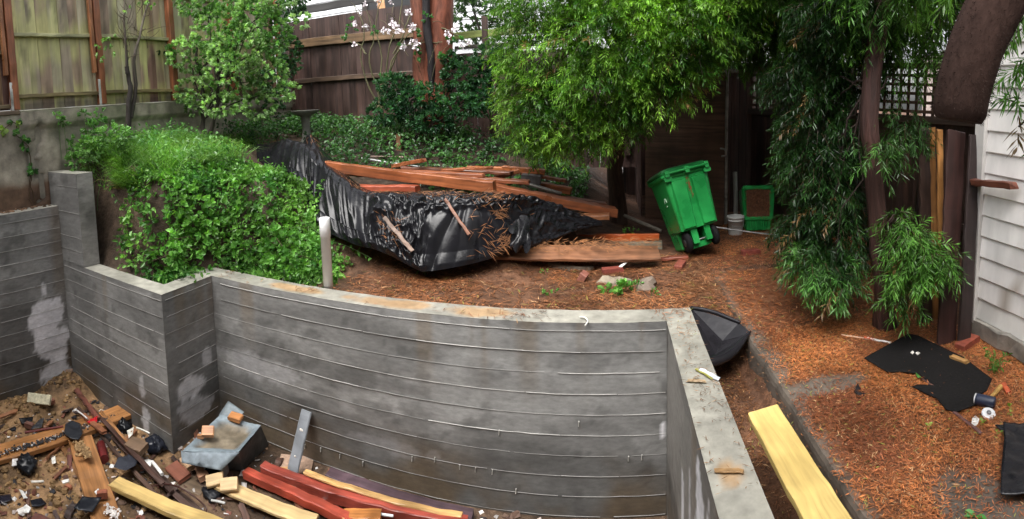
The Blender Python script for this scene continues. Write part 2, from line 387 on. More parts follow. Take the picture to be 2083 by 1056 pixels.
# path: old concrete slab with a broken edge
mb = MB(); yv = np.concatenate([np.arange(-1, .9, .2), np.arange(.9, 4.71, .05)]); pr = []
ex = .97 + .025*(fbm(yv*4, 0, 0, 13)-.5)*2
xsl = np.concatenate([[0], np.arange(.05, 1.46, .05)])
V=[]; n = len(xsl)+3
for i, y in enumerate(yv):
    e = ex[i]; V += [(e+.0, y, -.62), (e, y, -.12), (e+.004, y, SLAB_T-.022)]
    V += [(e+.015+a, y, SLAB_T+.010*(fbm((e+a)*3, y*3, 0, 15)-.5)) for a in xsl]
V = np.array(V); I, J = np.meshgrid(np.arange(len(yv)-1), np.arange(n-1), indexing='ij'); I, J = I.ravel(), J.ravel()
q = np.stack([I*n+J, I*n+J+1, (I+1)*n+J+1, (I+1)*n+J], 1)
col = A_(.12,.098,.078)*(.6+.8*fbm(V[:,0]*4, V[:,1]*4, V[:,2]*4, 21))[:,None]
lm = (sst(dslab(V[:,0], V[:,1]), .25, .8)*(V[:,2] > SLAB_T-.015))[:,None]; col = col*(1-lm)+lm*A_(.15,.058,.024)*(.5+fbm(V[:,0]*16, V[:,1]*16, 0, 23))[:,None]
mb.add(V, q, col); struct(mb, 'path', CONCO)

# ------------------------------------------------------------------ new concrete retaining wall
RW = thing('retaining_wall', 'board-formed new grey concrete retaining wall zigzagging round the dug pit', 'retaining wall', (-3.6, 3.2, -1.6))
LINES = [-.06-.158*k for k in range(10)]
def stain_default(s, z, b): return np.ones((len(s), 3))
def patch(P, c, r, seed, ed=.35, fr=9):
    d = ((P[:,0]-c[0])/r[0])**2 + ((P[:,1]-c[1])/r[1])**2
    n_ = fbm(P[:,0]*fr, P[:,1]*fr, 0, seed)
    return sst(1.25-d+(n_-.5)*2.0, .25, .25+ed)
def wall_face(mb, P0, dx, L, z0, z1, nr, lines, seed, white=(), dark=(), orange=True, base=(.234,.232,.225), fins=True):
    P0, dx, nr = A_(*P0), A_(*dx), A_(*nr); ns, nz = max(2, int(L/.03)), max(2, int((z1-z0)/.03))
    s = np.linspace(0, L, ns+1); z = np.linspace(z0, z1, nz+1); SS, Z2 = np.meshgrid(s, z, indexing='ij'); s1, z1f = SS.ravel(), Z2.ravel()
    band = np.searchsorted(-np.array(lines), -z1f)
    lenb = np.floor((s1+band*.7)/2.4).astype(int)
    bt = .78+.42*vn(band*3.7, lenb*5.3, 0, seed); bo = (vn(band*1.9, lenb*2.1, 5, seed)-.5)*.006
    off = bo + .004*(fbm(s1*3, z1f*14, 0, seed+2)-.5)
    V = P0 + np.outer(s1, dx) + nr*off[:,None]; V[:,2] = z1f
    t = A_(*base)*bt[:,None]*(.78+.44*fbm(s1*1.6, z1f*2.6, 0, seed+3)[:,None])*(.88+.24*fbm(s1*4, z1f*34, 0, seed+9)[:,None])*(.9+.2*fbm(s1*16, z1f*20, 0, seed+10)[:,None])
    # wet runs and blotches with a shape of their own
    wet = sst(fbm(s1*.9+z1f*1.1, z1f*1.7-s1*.3, 0, seed+5, 6), .515, .535)[:,None]; t = t*(1-.24*wet)
    blot = sst(fbm(s1*6, z1f*6, 0, seed+31), .66, .72)[:,None]; t = t*(1-.3*blot)
    if orange:
        dmp = sst(-1.0-z1f+.25*(fbm(s1*1.5, z1f, 0, seed+19)-.5), -.03, .06)[:,None]; t = t*(1-.32*dmp)
        o = sst(-1.05-z1f+.5*(fbm(s1*2, z1f*2, 0, seed+6)-.5), -.05, .3)[:,None]*sst(fbm(s1*2.4, z1f*2, 0, seed+11), .35, .6)[:,None]
        t = t*(1-o*.75) + o*.75*A_(.10,.068,.036)*(.7+.6*fbm(s1*5, z1f*5, 0, seed+7)[:,None])
        r = sst(fbm(s1*5, z1f*.25, 0, seed+8), .62, .75)[:,None]*sst(z1f, -.75, -.1)[:,None]; t = t*(1-r*.4)+r*.4*A_(.16,.105,.05)
    P2 = np.stack([s1, z1f], 1)
    for c, r in dark: m_ = patch(P2, c, r, seed+40, .3, 5)[:,None]; t = t*(1-.24*m_)
    for c, r, a in white:
        m_ = patch(P2, c, r, seed+50, .25, 8)[:,None]*(.82+.25*fbm(s1*7, z1f*22, 0, seed+60)[:,None]); t = t*(1-m_*a)+m_*a*A_(.80,.79,.82)
    m = nz+1; I, J = np.meshgrid(np.arange(ns), np.arange(nz), indexing='ij'); I, J = I.ravel(), J.ravel()
    q = np.stack([I*m+J, (I+1)*m+J, (I+1)*m+J+1, I*m+J+1], 1)
    if np.dot(np.cross(dx, (0,0,1)), nr) < 0: q = q[:, ::-1]
    mb.add(V, q, np.clip(t, 0, 1), None, True)
    if fins:
        for k, zl in enumerate(lines):
            if not z0+.02 < zl < z1-.02: continue
            a = rng.uniform(0, .15)
            while a < L-.05:
                b = min(L-.01, a+rng.uniform(.35, 1.1)); n_ = max(2, int((b-a)/.09)); hh = rng.uniform(.0016, .0034)
                pts = []
                for w in np.linspace(a, b, n_): p = P0+dx*w+nr*.004; p[2] = zl+rng.normal(0, .0012); pts.append(p)
                c = .40*rng.uniform(.5, 1.2) if zl > -.95 else .24
                tube(mb, pts, hh*np.clip(1+rng.normal(0, .14, n_), .5, 1.5), 5, (c, c*.97, c*.92), True)
                a = b+rng.choice([.004, .01, .03, .1], p=[.5, .25, .15, .1])
def cap(mb, x0, x1, y0, y1, z, seed, orange=()):
    nx, ny_ = max(2, int((x1-x0)/.03)), max(2, int((y1-y0)/.03)); x = np.linspace(x0, x1, nx+1); y = np.linspace(y0, y1, ny_+1)
    X2, Y2 = np.meshgrid(x, y, indexing='ij'); xf, yf = X2.ravel(), Y2.ravel(); zf = z + .006*(fbm(xf*8, yf*8, 0, seed)-.5)
    t = A_(.305,.293,.252)*(.62+.76*fbm(xf*3, yf*3, 0, seed+1)[:,None])*(.75+.5*fbm(xf*14, yf*14, 0, seed+2)[:,None])
    for c, r in orange: m_ = patch(np.stack([xf, yf], 1), c, r, seed+4, .6, 6)[:,None]; t = t*(1-.6*m_)+.6*m_*A_(.42,.23,.08)
    m = ny_+1; I, J = np.meshgrid(np.arange(nx), np.arange(ny_), indexing='ij'); I, J = I.ravel(), J.ravel()
    mb.add(np.stack([xf, yf, zf], 1), np.stack([I*m+J, (I+1)*m+J, (I+1)*m+J+1, I*m+J+1], 1), t, None, True)
def body(mb, x0, x1, y0, y1, z0, z1): box(mb, ((x0+x1)/2, (y0+y1)/2, (z0+z1)/2), (x1-x0, y1-y0, z1-z0), (.2,.19,.175))
ZB = -1.65
LL = [.55-.158*k for k in range(14)]
mb = MB(); body(mb, -5.58, -5.386, -1, 2.886, ZB, .64)
wall_face(mb, (-5.38,-1,0), (0,1,0), 3.88, ZB, .65, (1,0,0), LL, 100,
          white=(((3.62,-.62),(.25,.26),.95), ((3.64,-.95),(.22,.30),.85), ((3.66,-1.32),(.21,.28),.8), ((3.6,-.30),(.05,.10),.8)), dark=(((3.2,-.6),(.25,.5)),), orange=True)
cap(mb, -5.59, -5.378, -1, 2.88, .65, 300); mb.build('wall_section', CONC, RW)
mb = MB(); body(mb, -4.9, -3.576, 2.886, 3.08, ZB, -.01); body(mb, -5.386, -4.9, 2.888, 3.078, ZB, -.02)
wall_face(mb, (-5.38,2.88,0), (1,0,0), 1.81, ZB, .0, (0,-1,0), LINES, 120, white=(((1.42,-1.32),(.07,.16),.55), ((1.40,-1.0),(.06,.14),.45)))
cap(mb, -4.895, -3.568, 2.878, 3.08, .0, 310); mb.build('wall_section', CONC, RW)
mb = MB(); body(mb, -5.56, -4.906, 2.886, 3.088, .0, 1.04)
wall_face(mb, (-5.565,2.88,0), (1,0,0), .665, .004, 1.05, (0,-1,0), [.9,.6,.32,.16], 130, orange=False)
wall_face(mb, (-4.90,2.88,0), (0,1,0), .21, .004, 1.05, (1,0,0), [], 131, orange=False, fins=False, base=(.235,.225,.215))
wall_face(mb, (-5.565,2.88,0), (0,1,0), .21, .004, 1.05, (-1,0,0), [], 132, orange=False, fins=False)
cap(mb, -5.567, -4.898, 2.878, 3.09, 1.05, 320); mb.build('wall_column', CONC, RW)
mb = MB(); body(mb, -3.77, -3.576, 3.081, 3.534, ZB, -.01)
wall_face(mb, (-3.57,2.88,0), (0,1,0), .65, ZB, .0, (1,0,0), LINES, 140, white=(((.25,-.98),(.22,.12),.62), ((.52,-.78),(.08,.10),.45), ((.3,-1.2),(.22,.14),.45)))
cap(mb, -3.772, -3.568, 3.0805, 3.53, .0, 330); mb.build('wall_section', CONC, RW)
mb = MB(); body(mb, -3.77, .61, 3.536, 3.75, ZB, -.01)
wall_face(mb, (-3.57,3.53,0), (1,0,0), 3.98, ZB, .0, (0,-1,0), LINES, 150, white=(((3.95,-.82),(.022,.07),.9), ((.5,-.78),(.5,.13),.16), ((1.9,-1.15),(.4,.06),.1)),
          dark=(((.55,-.42),(.25,.12)),((.95,-.55),(.3,.13)),((1.4,-.66),(.35,.15)),((2.9,-1.0),(.7,.09)),((3.4,-.3),(.3,.1))))
cap(mb, -3.772, .612, 3.5305, 3.752, .0, 340, orange=(((-2.6,3.64),(.3,.08)),((-1.75,3.65),(.45,.1)),((-1.0,3.65),(.3,.1)))); FS = mb.build('wall_section', CONC, RW)
mb = MB(); body(mb, .416, .61, -1, 3.534, ZB, -.01)
wall_face(mb, (.41,-1,0), (0,1,0), 4.53, ZB, .0, (-1,0,0), [], 160, white=(((3.22,-.55),(.15,.42),.95), ((3.0,-.45),(.06,.3),.7), ((3.75,-.8),(.05,.4),.85), ((3.5,-.7),(.03,.35),.6)), fins=False, base=(.25,.235,.215))
cap(mb, .408, .612, -1, 3.53, .0, 350, orange=(((.5,2.0),(.06,.1)),)); mb.build('wall_section', CONC, RW)
for px, py in ((691,928),(738,943),(838,933),(935,950),(1001,960),(1049,999),(620,908),(652,915),(884,935),(967,955),(1278,933),(1305,930),(1015,880),(1177,862)):
    p = PY(px, py, 3.522); mb = MB(); beam(mb, p-A_(0,0,.02), p+A_(.003,0,.018), .007, .012, (0,1,0), (.55,.54,.5), 2, .001, .0005, rag=.001); mb.build('form_tie', METAL, FS)

# ------------------------------------------------------------------ old garden wall under the left fence
OW = thing('garden_wall', 'old cracked concrete wall carrying the mossy fence on the left', 'garden wall', (-5.75, 4.5, .3))
ns, nz = 150, 44; yv = np.linspace(-.5, 8.05, ns+1); zv = np.linspace(.3, 1.8, nz+1); Y2, Z2 = np.meshgrid(yv, zv, indexing='ij'); yf, zf = Y2.ravel(), Z2.ravel()
xo = -5.6 + .014*(fbm(yf*3, zf*5, 0, 61)-.5); ledge = (zf > 1.62) & (yf > 2.6); xo = xo + np.where(ledge, .045, 0) 
crack = np.abs(yf-2.74-.05*np.sin(zf*9)-.04*fbm(zf*8, 0, 0, 3)) < .035
xo = xo-np.where(crack & (zf > .7) & (zf < 1.66), .05, 0)
t = A_(.33,.295,.235)*(.65+.7*fbm(yf*2, zf*3, 0, 62)[:,None])*(.75+.5*fbm(yf*9, zf*9, 0, 63)[:,None])
streak = sst(fbm(yf*7, zf*.5, 0, 66), .55, .7)[:,None]; t = t*(1-.35*streak)
s_ = sst(.98+.25*(fbm(yf*3, zf*2, 0, 67)-.5)-zf, -.06, .08)[:,None]*(yf < 2.95)[:,None]; t = t*(1-s_)+s_*A_(.14,.082,.05)*(.6+.8*fbm(yf*8, zf*8, 0, 68)[:,None])
gr = sst(fbm(yf*2.5, zf*2.5, 0, 64), .5, .65)[:,None]*sst(zf, 1.2, 1.8)[:,None]; t = t*(1-.4*gr)+.4*gr*A_(.13,.17,.07)
t = np.where(crack[:,None] & (zf > .7)[:,None], t*.5, t)
m = nz+1; I, J = np.meshgrid(np.arange(ns), np.arange(nz), indexing='ij'); I, J = I.ravel(), J.ravel()
mb = MB(); mb.add(np.stack([xo, yf, zf], 1), np.stack([I*m+J, (I+1)*m+J, (I+1)*m+J+1, I*m+J+1], 1), t, None, True)
box(mb, (-5.765, 3.78, 1.03), (.29, 8.5, 1.5), (.22,.2,.16)); mb.build('wall_face', CONCO, OW)
mb = MB(); beam(mb, (-5.72,2.6,1.806), (-5.72,8.0,1.806), .28, .03, (0,0,1), (.22,.21,.15), 40, .006, .002); mb.build('coping', CONCO, OW)
mb = MB(); beam(mb, (-5.68,-.5,1.80), (-5.68,2.58,1.80), .2, .05, (0,0,1), (.13,.09,.06), 20, .006, .003); mb.build('sill_board', WOODD, OW)
# soil on the ledge of the new wall
V=[]; mb = MB()
for i in range(60):
    y = rng.uniform(.8, 2.85); rock(mb, (rng.uniform(-5.57,-5.46), y, .655), rng.uniform(.01, .04, 3)*A_(1,1,.5), A_(.17,.10,.06)*rng.uniform(.6,1.3), 6, 4)
stuff(mb, 'soil_crumbs', SOIL, 'crumbs of brown soil fallen on the ledge of the left concrete wall', 'soil')

# unseen house wall added behind the camera to shut off the sky there
HB = thing('house', 'brown shingled house wall, unseen behind the viewpoint, added to shade the yard', 'house', (-1.5, -2.4, -1.6))
mb = MB()
for k in range(40): beam(mb, (-8,-1.6,-1.5+k*.17), (5,-1.6,-1.5+k*.17), .175, .02, (0,1,.12), (.10,.075,.06), 8, .003, .002, vary=.15)
mb.build('siding', WOODD, HB)
mb = MB(); box(mb, (-1.5,-3.0,1.8), (13,2.6,6.8), (.09,.07,.06), cham=.02); mb.build('wall', WOODD, HB)

# ------------------------------------------------------------------ left fence, mossy
LF = thing('wooden_fence', 'mossy vertical board fence with red-brown posts standing on the old concrete wall', 'fence', (-5.75, 5, 1.82))
def boards(mb, P0, dx, L, z0, z1, nr, wd, seed, colfn, th=.02, gap=.004, zj=.0):
    P0, dx, nr = A_(*P0), A_(*dx), A_(*nr); a = 0; k = 0
    while a < L-.02:
        w = min(wd*rng.uniform(.85, 1.15), L-a); nz = max(3, int((z1-z0)/.06)); off = rng.uniform(0, 40, 3)
        lo, hi = z0+rng.uniform(-zj, zj), z1+rng.uniform(-zj, zj); inn = rng.uniform(-.004, .004); cup = rng.uniform(-.004, .004); nx = 4
        zz = np.linspace(lo, hi, nz+1); ss = np.linspace(a+gap/2, a+w-gap/2, nx+1)
        S2, Z2 = np.meshgrid(ss, zz, indexing='ij'); sf, zf = S2.ravel(), Z2.ravel()
        V = P0 + np.outer(sf, dx) + np.outer(inn+cup*np.cos((sf-a)/w*2*math.pi), nr); V[:,2] = zf
        B = V - nr*th; n = nz+1; I, J = np.meshgrid(np.arange(nx), np.arange(nz), indexing='ij'); I, J = I.ravel(), J.ravel()
        q = np.stack([I*n+J, (I+1)*n+J, (I+1)*n+J+1, I*n+J+1], 1); K = len(V)
        if np.dot(np.cross(dx, (0,0,1)), nr) < 0: q = q[:, ::-1]
        side = []
        for j in range(nz): side += [(j, j+1, j+1+K, j+K), (nx*n+j, nx*n+j+K, nx*n+j+1+K, nx*n+j+1)]
        for i in range(nx): side += [(i*n+nz, (i+1)*n+nz, (i+1)*n+nz+K, i*n+nz+K), (i*n, i*n+K, (i+1)*n+K, (i+1)*n)]
        c = colfn(k, sf, zf, seed+k*7); wc = np.stack([zf+off[0], sf+off[1], np.full(K, off[2])], 1)
        mb.add(np.vstack([V, B]), [q, q[:, ::-1]+K, np.array(side)], np.vstack([c, c]), np.vstack([wc, wc]))
        a += w; k += 1
def moss(k, s, z, seed):
    r = np.random.default_rng(seed); b = [A_(.37,.33,.22), A_(.29,.21,.15), A_(.18,.10,.08), A_(.42,.38,.26), A_(.28,.23,.17), A_(.34,.28,.20)][r.integers(0, 6)]
    c = np.tile(b, (len(s), 1))*1.2*(.75+.5*fbm(s*14, z*1.5, 0, seed+1)[:,None])*(1-.55*sst(1.93-z, 0, .03))[:,None]
    g = sst(fbm(s*7, z*1.6, 0, seed+2)+.24*np.exp(-((z-2.72)/.2)**2)+.16*np.exp(-((z-2.02)/.1)**2)+.06*np.exp(-((z-2.48)/.1)**2)+.05*sst(z,2.6,2.8)-.05, .45, .72)[:,None]
    c = c*(1-.6*g)+.65*g*A_(.52,.53,.20)*(.75+.5*fbm(s*20, z*6, 0, seed+4)[:,None])
    d = sst(fbm(s*6, z*2, 0, seed+5), .60, .70)[:,None]; c = c*(1-.4*d)
    return c
def brown(k, s, z, seed):
    r = np.random.default_rng(seed); b = [A_(.16,.075,.05), A_(.22,.10,.06), A_(.12,.06,.045), A_(.24,.15,.08)][r.integers(0, 4)]
    c = np.tile(b, (len(s), 1))*(.6+.8*fbm(s*14, z*1.5, 0, seed+1)[:,None])
    g = sst(fbm(s*9, z*1.8, 0, seed+2)+.2*sst(z, 2.3, 2.9), .55, .75)[:,None]; return c*(1-.7*g)+.7*g*A_(.33,.36,.13)
def darkb(k, s, z, seed):
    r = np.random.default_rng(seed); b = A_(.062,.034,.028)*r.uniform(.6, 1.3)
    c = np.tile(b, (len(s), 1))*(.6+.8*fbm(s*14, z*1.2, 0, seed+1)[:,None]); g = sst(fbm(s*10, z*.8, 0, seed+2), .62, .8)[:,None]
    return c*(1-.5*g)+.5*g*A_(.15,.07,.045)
FX = -5.72
def railz(px, py): return PX(px, py, -5.69)[2]
posts = [2.56, 3.82, 5.12, 6.45, 7.75]
zr1, zr2 = railz(150, 72), railz(150, 190)
mb = MB(); boards(mb, (FX,-.4,0), (0,1,0), 2.92, 1.84, 3.9, (1,0,0), .15, 500, brown); mb.build('board_panel', WOODD, LF)
for i in range(4):
    mb = MB(); boards(mb, (FX,posts[i]-.03,0), (0,1,0), posts[i+1]-posts[i], 1.83, 3.9, (1,0,0), .15, 600+i*100, moss, gap=.002); mb.build('board_panel', FENCE, LF)
    for z in (zr1, zr2, zr1+.65):
        mb = MB(); beam(mb, (-5.69,posts[i]+.045,z), (-5.69,posts[i+1]-.045,z-.01), .07, .045, (0,0,1), (.34,.33,.18) if z != zr2 else (.24,.19,.09), 14, .005, .002); mb.build('rail', WOODD, LF)
for z in (PX(20, 108, -5.69)[2], 1.88, 3.1):
    mb = MB(); beam(mb, (-5.69,-.4,z), (-5.69,2.50,z), .07, .045, (0,0,1), (.17,.13,.07), 14, .005, .002); mb.build('rail', WOODD, LF)
for i, y in enumerate(posts):
    mb = MB(); beam(mb, (-5.66,y,1.84), (-5.66,y,4.0), .095, .095, (0,1,0), (.27,.095,.042), 16, .006, .0015); P_ = mb.build('post', WOOD, LF)
    if i < 2:
        mb = MB(); beam(mb, (-5.612,y-.055,1.83), (-5.612,y-.055,2.16), .035, .006, (1,0,0), (.62,.62,.6), 4, .001, .0005); mb.build('bracket', METAL, P_)
        mb = MB(); beam(mb, (-5.64,y-.095,2.25), (-5.64,y-.095,4.0), .06, .05, (0,1,0), (.30,.12,.05), 10, .005, .0015); mb.build('batten', WOOD, P_)

# ------------------------------------------------------------------ dark back fence
BF = thing('wooden_fence', 'tall dark brown back fence with horizontal rails behind the birdbath', 'fence', (-3.6, 8.05, .8))
mb = MB(); boards(mb, (-5.8,8.04,0), (1,0,0), 3.1, .7, 3.2, (0,-1,0), .16, 900, darkb); mb.build('board_panel', WOODD, BF)
mb = MB(); boards(mb, (-2.7,8.04,0), (1,0,0), 3.2, .5, 2.35, (0,-1,0), .16, 960, darkb); mb.build('board_panel', WOODD, BF)
for (a, b, w, c) in ((PY(583,92,8.0), PY(860,66,8.0), .15, (.15,.09,.045)), (PY(600,166,8.0), PY(860,148,8.0), .08, (.09,.055,.035)),):
    mb = MB(); beam(mb, a, b, .05, w, (0,0,1), c, 20, .006, .002); mb.build('rail', WOODD, BF)
mb = MB(); beam(mb, PY(925,74,8.0), PY(1090,60,8.0), .06, .11, (0,0,1), (.20,.24,.06), 12, .006, .002); mb.build('rail', WOODD, BF)
mb = MB(); beam(mb, PY(925,98,8.02), PY(1090,86,8.02), .05, .05, (0,0,1), (.05,.04,.03), 12, .006, .002); mb.build('rail', WOODD, BF)
for x in (-5.6,-2.75,-1.9,.3):
    mb = MB(); beam(mb, (x,7.99,.7), (x,7.99,2.9), .09, .09, (0,1,0), (.07,.04,.03), 10); mb.build('post', WOODD, BF)
# house and deck rails beyond
HS = thing('house', 'pale grey clapboard house wall beyond the back fence', 'house', (-2.4, 10.5, 0))
mb = MB()
for k in range(30): beam(mb, (-7.5,10.5-.012,.8+k*.15), (3.5,10.5-.012,.8+k*.15), .152, .02, (0,-1,.13), (.72,.73,.75), 6, .003, .001, rag=0, vary=.03)
mb.build('siding', PAINT, HS)
mb = MB(); box(mb, (-2,11.6,2.6), (11.4,2.1,5.4), (.6,.6,.62), cham=.02); mb.build('wall', PAINT, HS)
mb = MB(); box(mb, PY(800,15,10.44), (1.5,.06,1.1), (.02,.02,.022), cham=.01); W_ = mb.build('window', PAINT, HS)
DR = thing('deck_railing', 'dark deck railing in front of the pale house beyond the back fence', 'railing', (-3.9, 8.7, 2.5))
for a, b, w in ((PY(565,32,8.7), PY(765,-4,8.7), .14), (PY(740,42,8.6), PY(850,32,8.6), .09)):
    mb = MB(); beam(mb, a, b, .06, w, (0,0,1), (.035,.032,.03), 10); mb.build('rail', WOODD, DR)
for px in (575, 745):
    p = PY(px, 30, 8.75); mb = MB(); beam(mb, (p[0],8.75,.9), (p[0],8.75,3.9), .1, .1, (0,1,0), (.045,.035,.03), 8); mb.build('post', WOODD, DR)
mb = MB(); beam(mb, PY(752,66,8.35), PY(800,52,8.35), .03, .16, (0,0,1), (.55,.36,.22), 6); beam(mb, (PY(776,60,8.35)[0],8.37,.9), (PY(776,60,8.35)[0],8.37,2.75), .05, .04, (0,1,0), (.3,.2,.12), 6)
solo(mb, 'board', WOODD, 'peach-coloured board propped on a stake behind the dark back fence', 'board')
mb = MB(); beam(mb, PY(772,-14,8.5), PY(778,26,8.5), .14, .04, (0,1,0), (.5,.27,.13), 6); beam(mb, (PY(776,26,8.5)[0],8.53,1.0), (PY(776,26,8.5)[0],8.53,3.4), .05, .04, (0,1,0), (.2,.12,.08), 6)
solo(mb, 'board', WOODD, 'orange upright board above the dark deck railing', 'board')

# ------------------------------------------------------------------ white shed on the right
SH = thing('shed', 'white painted clapboard shed at the right edge with peeling paint low down', 'shed', (3.4, 1.2, -.1))
SX = 2.45; mb = MB()
for k in range(24):
    z = .06+k*.152; seg = 40; A, B = A_(SX+.018, -1.0, z+.076), A_(SX+.018, 2.70, z+.076)
    V=[]; T_=[]; Wc=[]
    for i in range(seg+1):
        y = A[1]+(B[1]-A[1])*i/seg; e = rng.normal(0, .0012)
        V += [(SX+.013+e, y, z+.156), (SX+e, y, z+.008), (SX+.003+e, y, z+.001), (SX+.018, y, z+.0)]
        for w in range(4):
            pe = .75 if (k < 3 and vn(y*9, z*30+w*.7, 0, 5) > (.80 if k else .62)) else 0
            c = A_(.84,.81,.79)*(1+rng.normal(0, .015))
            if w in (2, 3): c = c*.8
            if k == 0 or (k == 1 and rng.random() < .3): c = A_(.80,.79,.76)
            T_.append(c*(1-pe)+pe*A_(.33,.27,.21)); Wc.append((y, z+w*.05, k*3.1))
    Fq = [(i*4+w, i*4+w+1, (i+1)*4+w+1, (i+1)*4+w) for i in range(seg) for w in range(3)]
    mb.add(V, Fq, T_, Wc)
mb.build('siding', PAINT, SH)
mb = MB(); box(mb, (3.5,.85,1.85), (2.04,3.66,3.7), (.6,.58,.56), cham=.01); mb.build('wall', PAINT, SH)
mb = MB(); beam(mb, (SX-.005,2.75,.03), (SX-.005,2.75,3.8), .10, .045, (-1,0,0), (.55,.53,.51), 14, .004, .001, rag=0, vary=.03); mb.build('corner_trim', PAINT, SH)
mb = MB(); beam(mb, (SX+.02,-1,.0), (SX+.02,2.72,-.0), .09, .13, (0,0,1), (.27,.25,.22), 40, .01, .006); mb.build('foundation', CONCO, SH)
a, b = PX(1997,371,SX-.02), PX(2066,378,SX-.05)
mb = MB(); beam(mb, a+A_(-.05,.03,0), b+A_(-.02,0,0), .07, .045, (0,0,1), (.13,.042,.025), 6, .006, .002, rag=.012); solo(mb, 'bracket_board', WOOD, 'short brown board nailed level across the corner of the white shed', 'board')

# ------------------------------------------------------------------ dark side fence with lattice, leaning boards, store gate
NF = thing('wooden_fence', 'dark side fence with a square lattice top behind the right trunk', 'fence', (3.4, 5, -.1))
fa, fb = A_(2.02,7.15,0), A_(4.6,3.2,0); fd = nrm(fb-fa); fn_ = A_(-fd[1]*-1, fd[0]*-1, 0)*1.0; fn_ = nrm(np.cross(fd, A_(0,0,1))); fn_ = fn_ if fn_[1] < 0 else -fn_
FL = np.linalg.norm(fb-fa)
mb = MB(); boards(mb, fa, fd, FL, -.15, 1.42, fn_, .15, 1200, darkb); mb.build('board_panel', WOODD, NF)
mb = MB()
zt = 2.0
for k in range(int(FL/.105)): s_ = k*.105+.03; beam(mb, fa+fd*s_+A_(0,0,1.44), fa+fd*s_+A_(0,0,zt), .038, .01, fn_, (.07,.038,.025), 2, .002, .0005)
for z in np.arange(1.50, zt, .105): beam(mb, fa+fn_*.012+A_(0,0,z), fb+fn_*.012+A_(0,0,z), .01, .038, (0,0,1), (.075,.04,.026), 6, .002, .0005)
mb.build('lattice', WOODD, NF)
for z, w in ((1.41,.09),(2.03,.07),(.2,.09)):
    mb = MB(); beam(mb, fa+fn_*.035+A_(0,0,z), fb+fn_*.035+A_(0,0,z), .04, w, (0,0,1), (.05,.03,.022), 16); mb.build('rail', WOODD, NF)
for s_ in (.0, 1.6, 3.2, FL):
    mb = MB(); p = fa+fd*s_-fn_*.06; beam(mb, p+A_(0,0,-.15), p+A_(0,0,2.08), .09, .09, fn_, (.05,.03,.022), 8); mb.build('post', WOODD, NF)
# pale neighbour wall seen through the lattice
mb = MB(); box(mb, (7.6,6.2,1.3), (.3,9,3.0), (.74,.62,.56), cham=.02); solo(mb, 'boundary_wall', PAINT, 'pale pinkish neighbour wall seen through the lattice', 'wall')
# plywood gate, open store
g0, g1 = A_(.52,7.02,0), A_(1.50,6.46,0); gd = nrm(g1-g0)
GT = thing('store_gate', 'big dark plywood gate panel with a pale metal edge behind the green bin', 'gate', (1.0, 6.75, -.08))
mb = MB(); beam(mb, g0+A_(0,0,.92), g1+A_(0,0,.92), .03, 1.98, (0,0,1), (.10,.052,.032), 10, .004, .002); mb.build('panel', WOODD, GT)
mb = MB(); beam(mb, g1+gd*.02+A_(0,0,-.05), g1+gd*.02+A_(0,0,1.93), .035, .04, (0,1,0), (.35,.34,.31), 6, .003, .001); mb.build('edge_strip', METAL, GT)
hp = PY(1470, 310, 6.40); mb = MB(); tube(mb, curve([hp+A_(-.03,0,.05), hp+A_(.02,-.05,.04), hp+A_(.03,-.05,-.03), hp+A_(-.01,0,-.05)], 8), .012, 6, (.4,.38,.34)); mb.build('handle', METAL, GT)
SB = thing('fence_panel', 'narrow dark board panel right of the plywood gate opening', 'fence panel', (1.95, 7.1, -.05))
mb = MB(); boards(mb, (1.62,7.12,0), (1,0,0), .44, -.05, 1.96, (0,-1,0), .12, 1300, darkb); mb.build('board_panel', WOODD, SB)
mb = MB(); beam(mb, (1.60,7.09,1.97), (2.08,7.09,1.97), .05, .05, (0,0,1), (.30,.28,.24), 4); mb.build('top_rail', WOODD, SB)
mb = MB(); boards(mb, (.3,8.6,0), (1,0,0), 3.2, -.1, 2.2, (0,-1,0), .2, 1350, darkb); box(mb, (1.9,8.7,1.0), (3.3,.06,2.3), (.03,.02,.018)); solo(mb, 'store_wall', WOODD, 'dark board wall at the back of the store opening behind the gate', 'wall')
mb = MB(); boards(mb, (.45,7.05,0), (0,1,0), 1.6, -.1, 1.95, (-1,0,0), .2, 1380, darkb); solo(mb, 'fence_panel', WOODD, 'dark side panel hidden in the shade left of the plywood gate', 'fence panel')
p = PZ(1496,460,-.05)
# boards leaning beside the shed
lean = [(1884,648,1880,262,.10,(.045,.024,.018),'dark weathered board leaning against the side fence, far left of the leaning row'),
        (1902,640,1893,262,.075,(.34,.15,.045),'orange-brown leaning board, left one of the orange pair beside the shed'),
        (1916,655,1911,264,.05,(.38,.17,.05),'orange-brown leaning strip, right one of the orange pair beside the shed'),
        (1925,700,1945,268,.16,(.042,.017,.014),'wide dark red-brown board leaning upright beside the white shed'),
        (1960,705,1985,276,.11,(.028,.017,.016),'nearly black board leaning at the white shed corner')]
for i, (bx, by, tx, ty, w, c, lb) in enumerate(lean):
    b = PZ(bx, by, -.075) if i > 2 else onG(bx, by+10); t = PY(tx, ty, b[1]+.17); dd = A_(t[0]-b[0], t[1]-b[1], t[2]-b[2])
    mb = MB(); beam(mb, b+A_(0,0,.01), t, w, .025, (0,-1,0), c, 16, .004, .002, rag=.008); tag(mb.build('leaning_board', WOODD), lb, 'board', 'boards leaning beside the shed')
b = onG(1845,660); mb = MB(); beam(mb, b+A_(.25,.35,0), PY(1850,300,b[1]+.4)+A_(.2,0,0), .14, .025, (0,-1,0), (.05,.028,.022), 12); tag(mb.build('leaning_board', WOODD), 'almost black board leaning in the shade right of the trunk', 'board', 'boards leaning beside the shed')
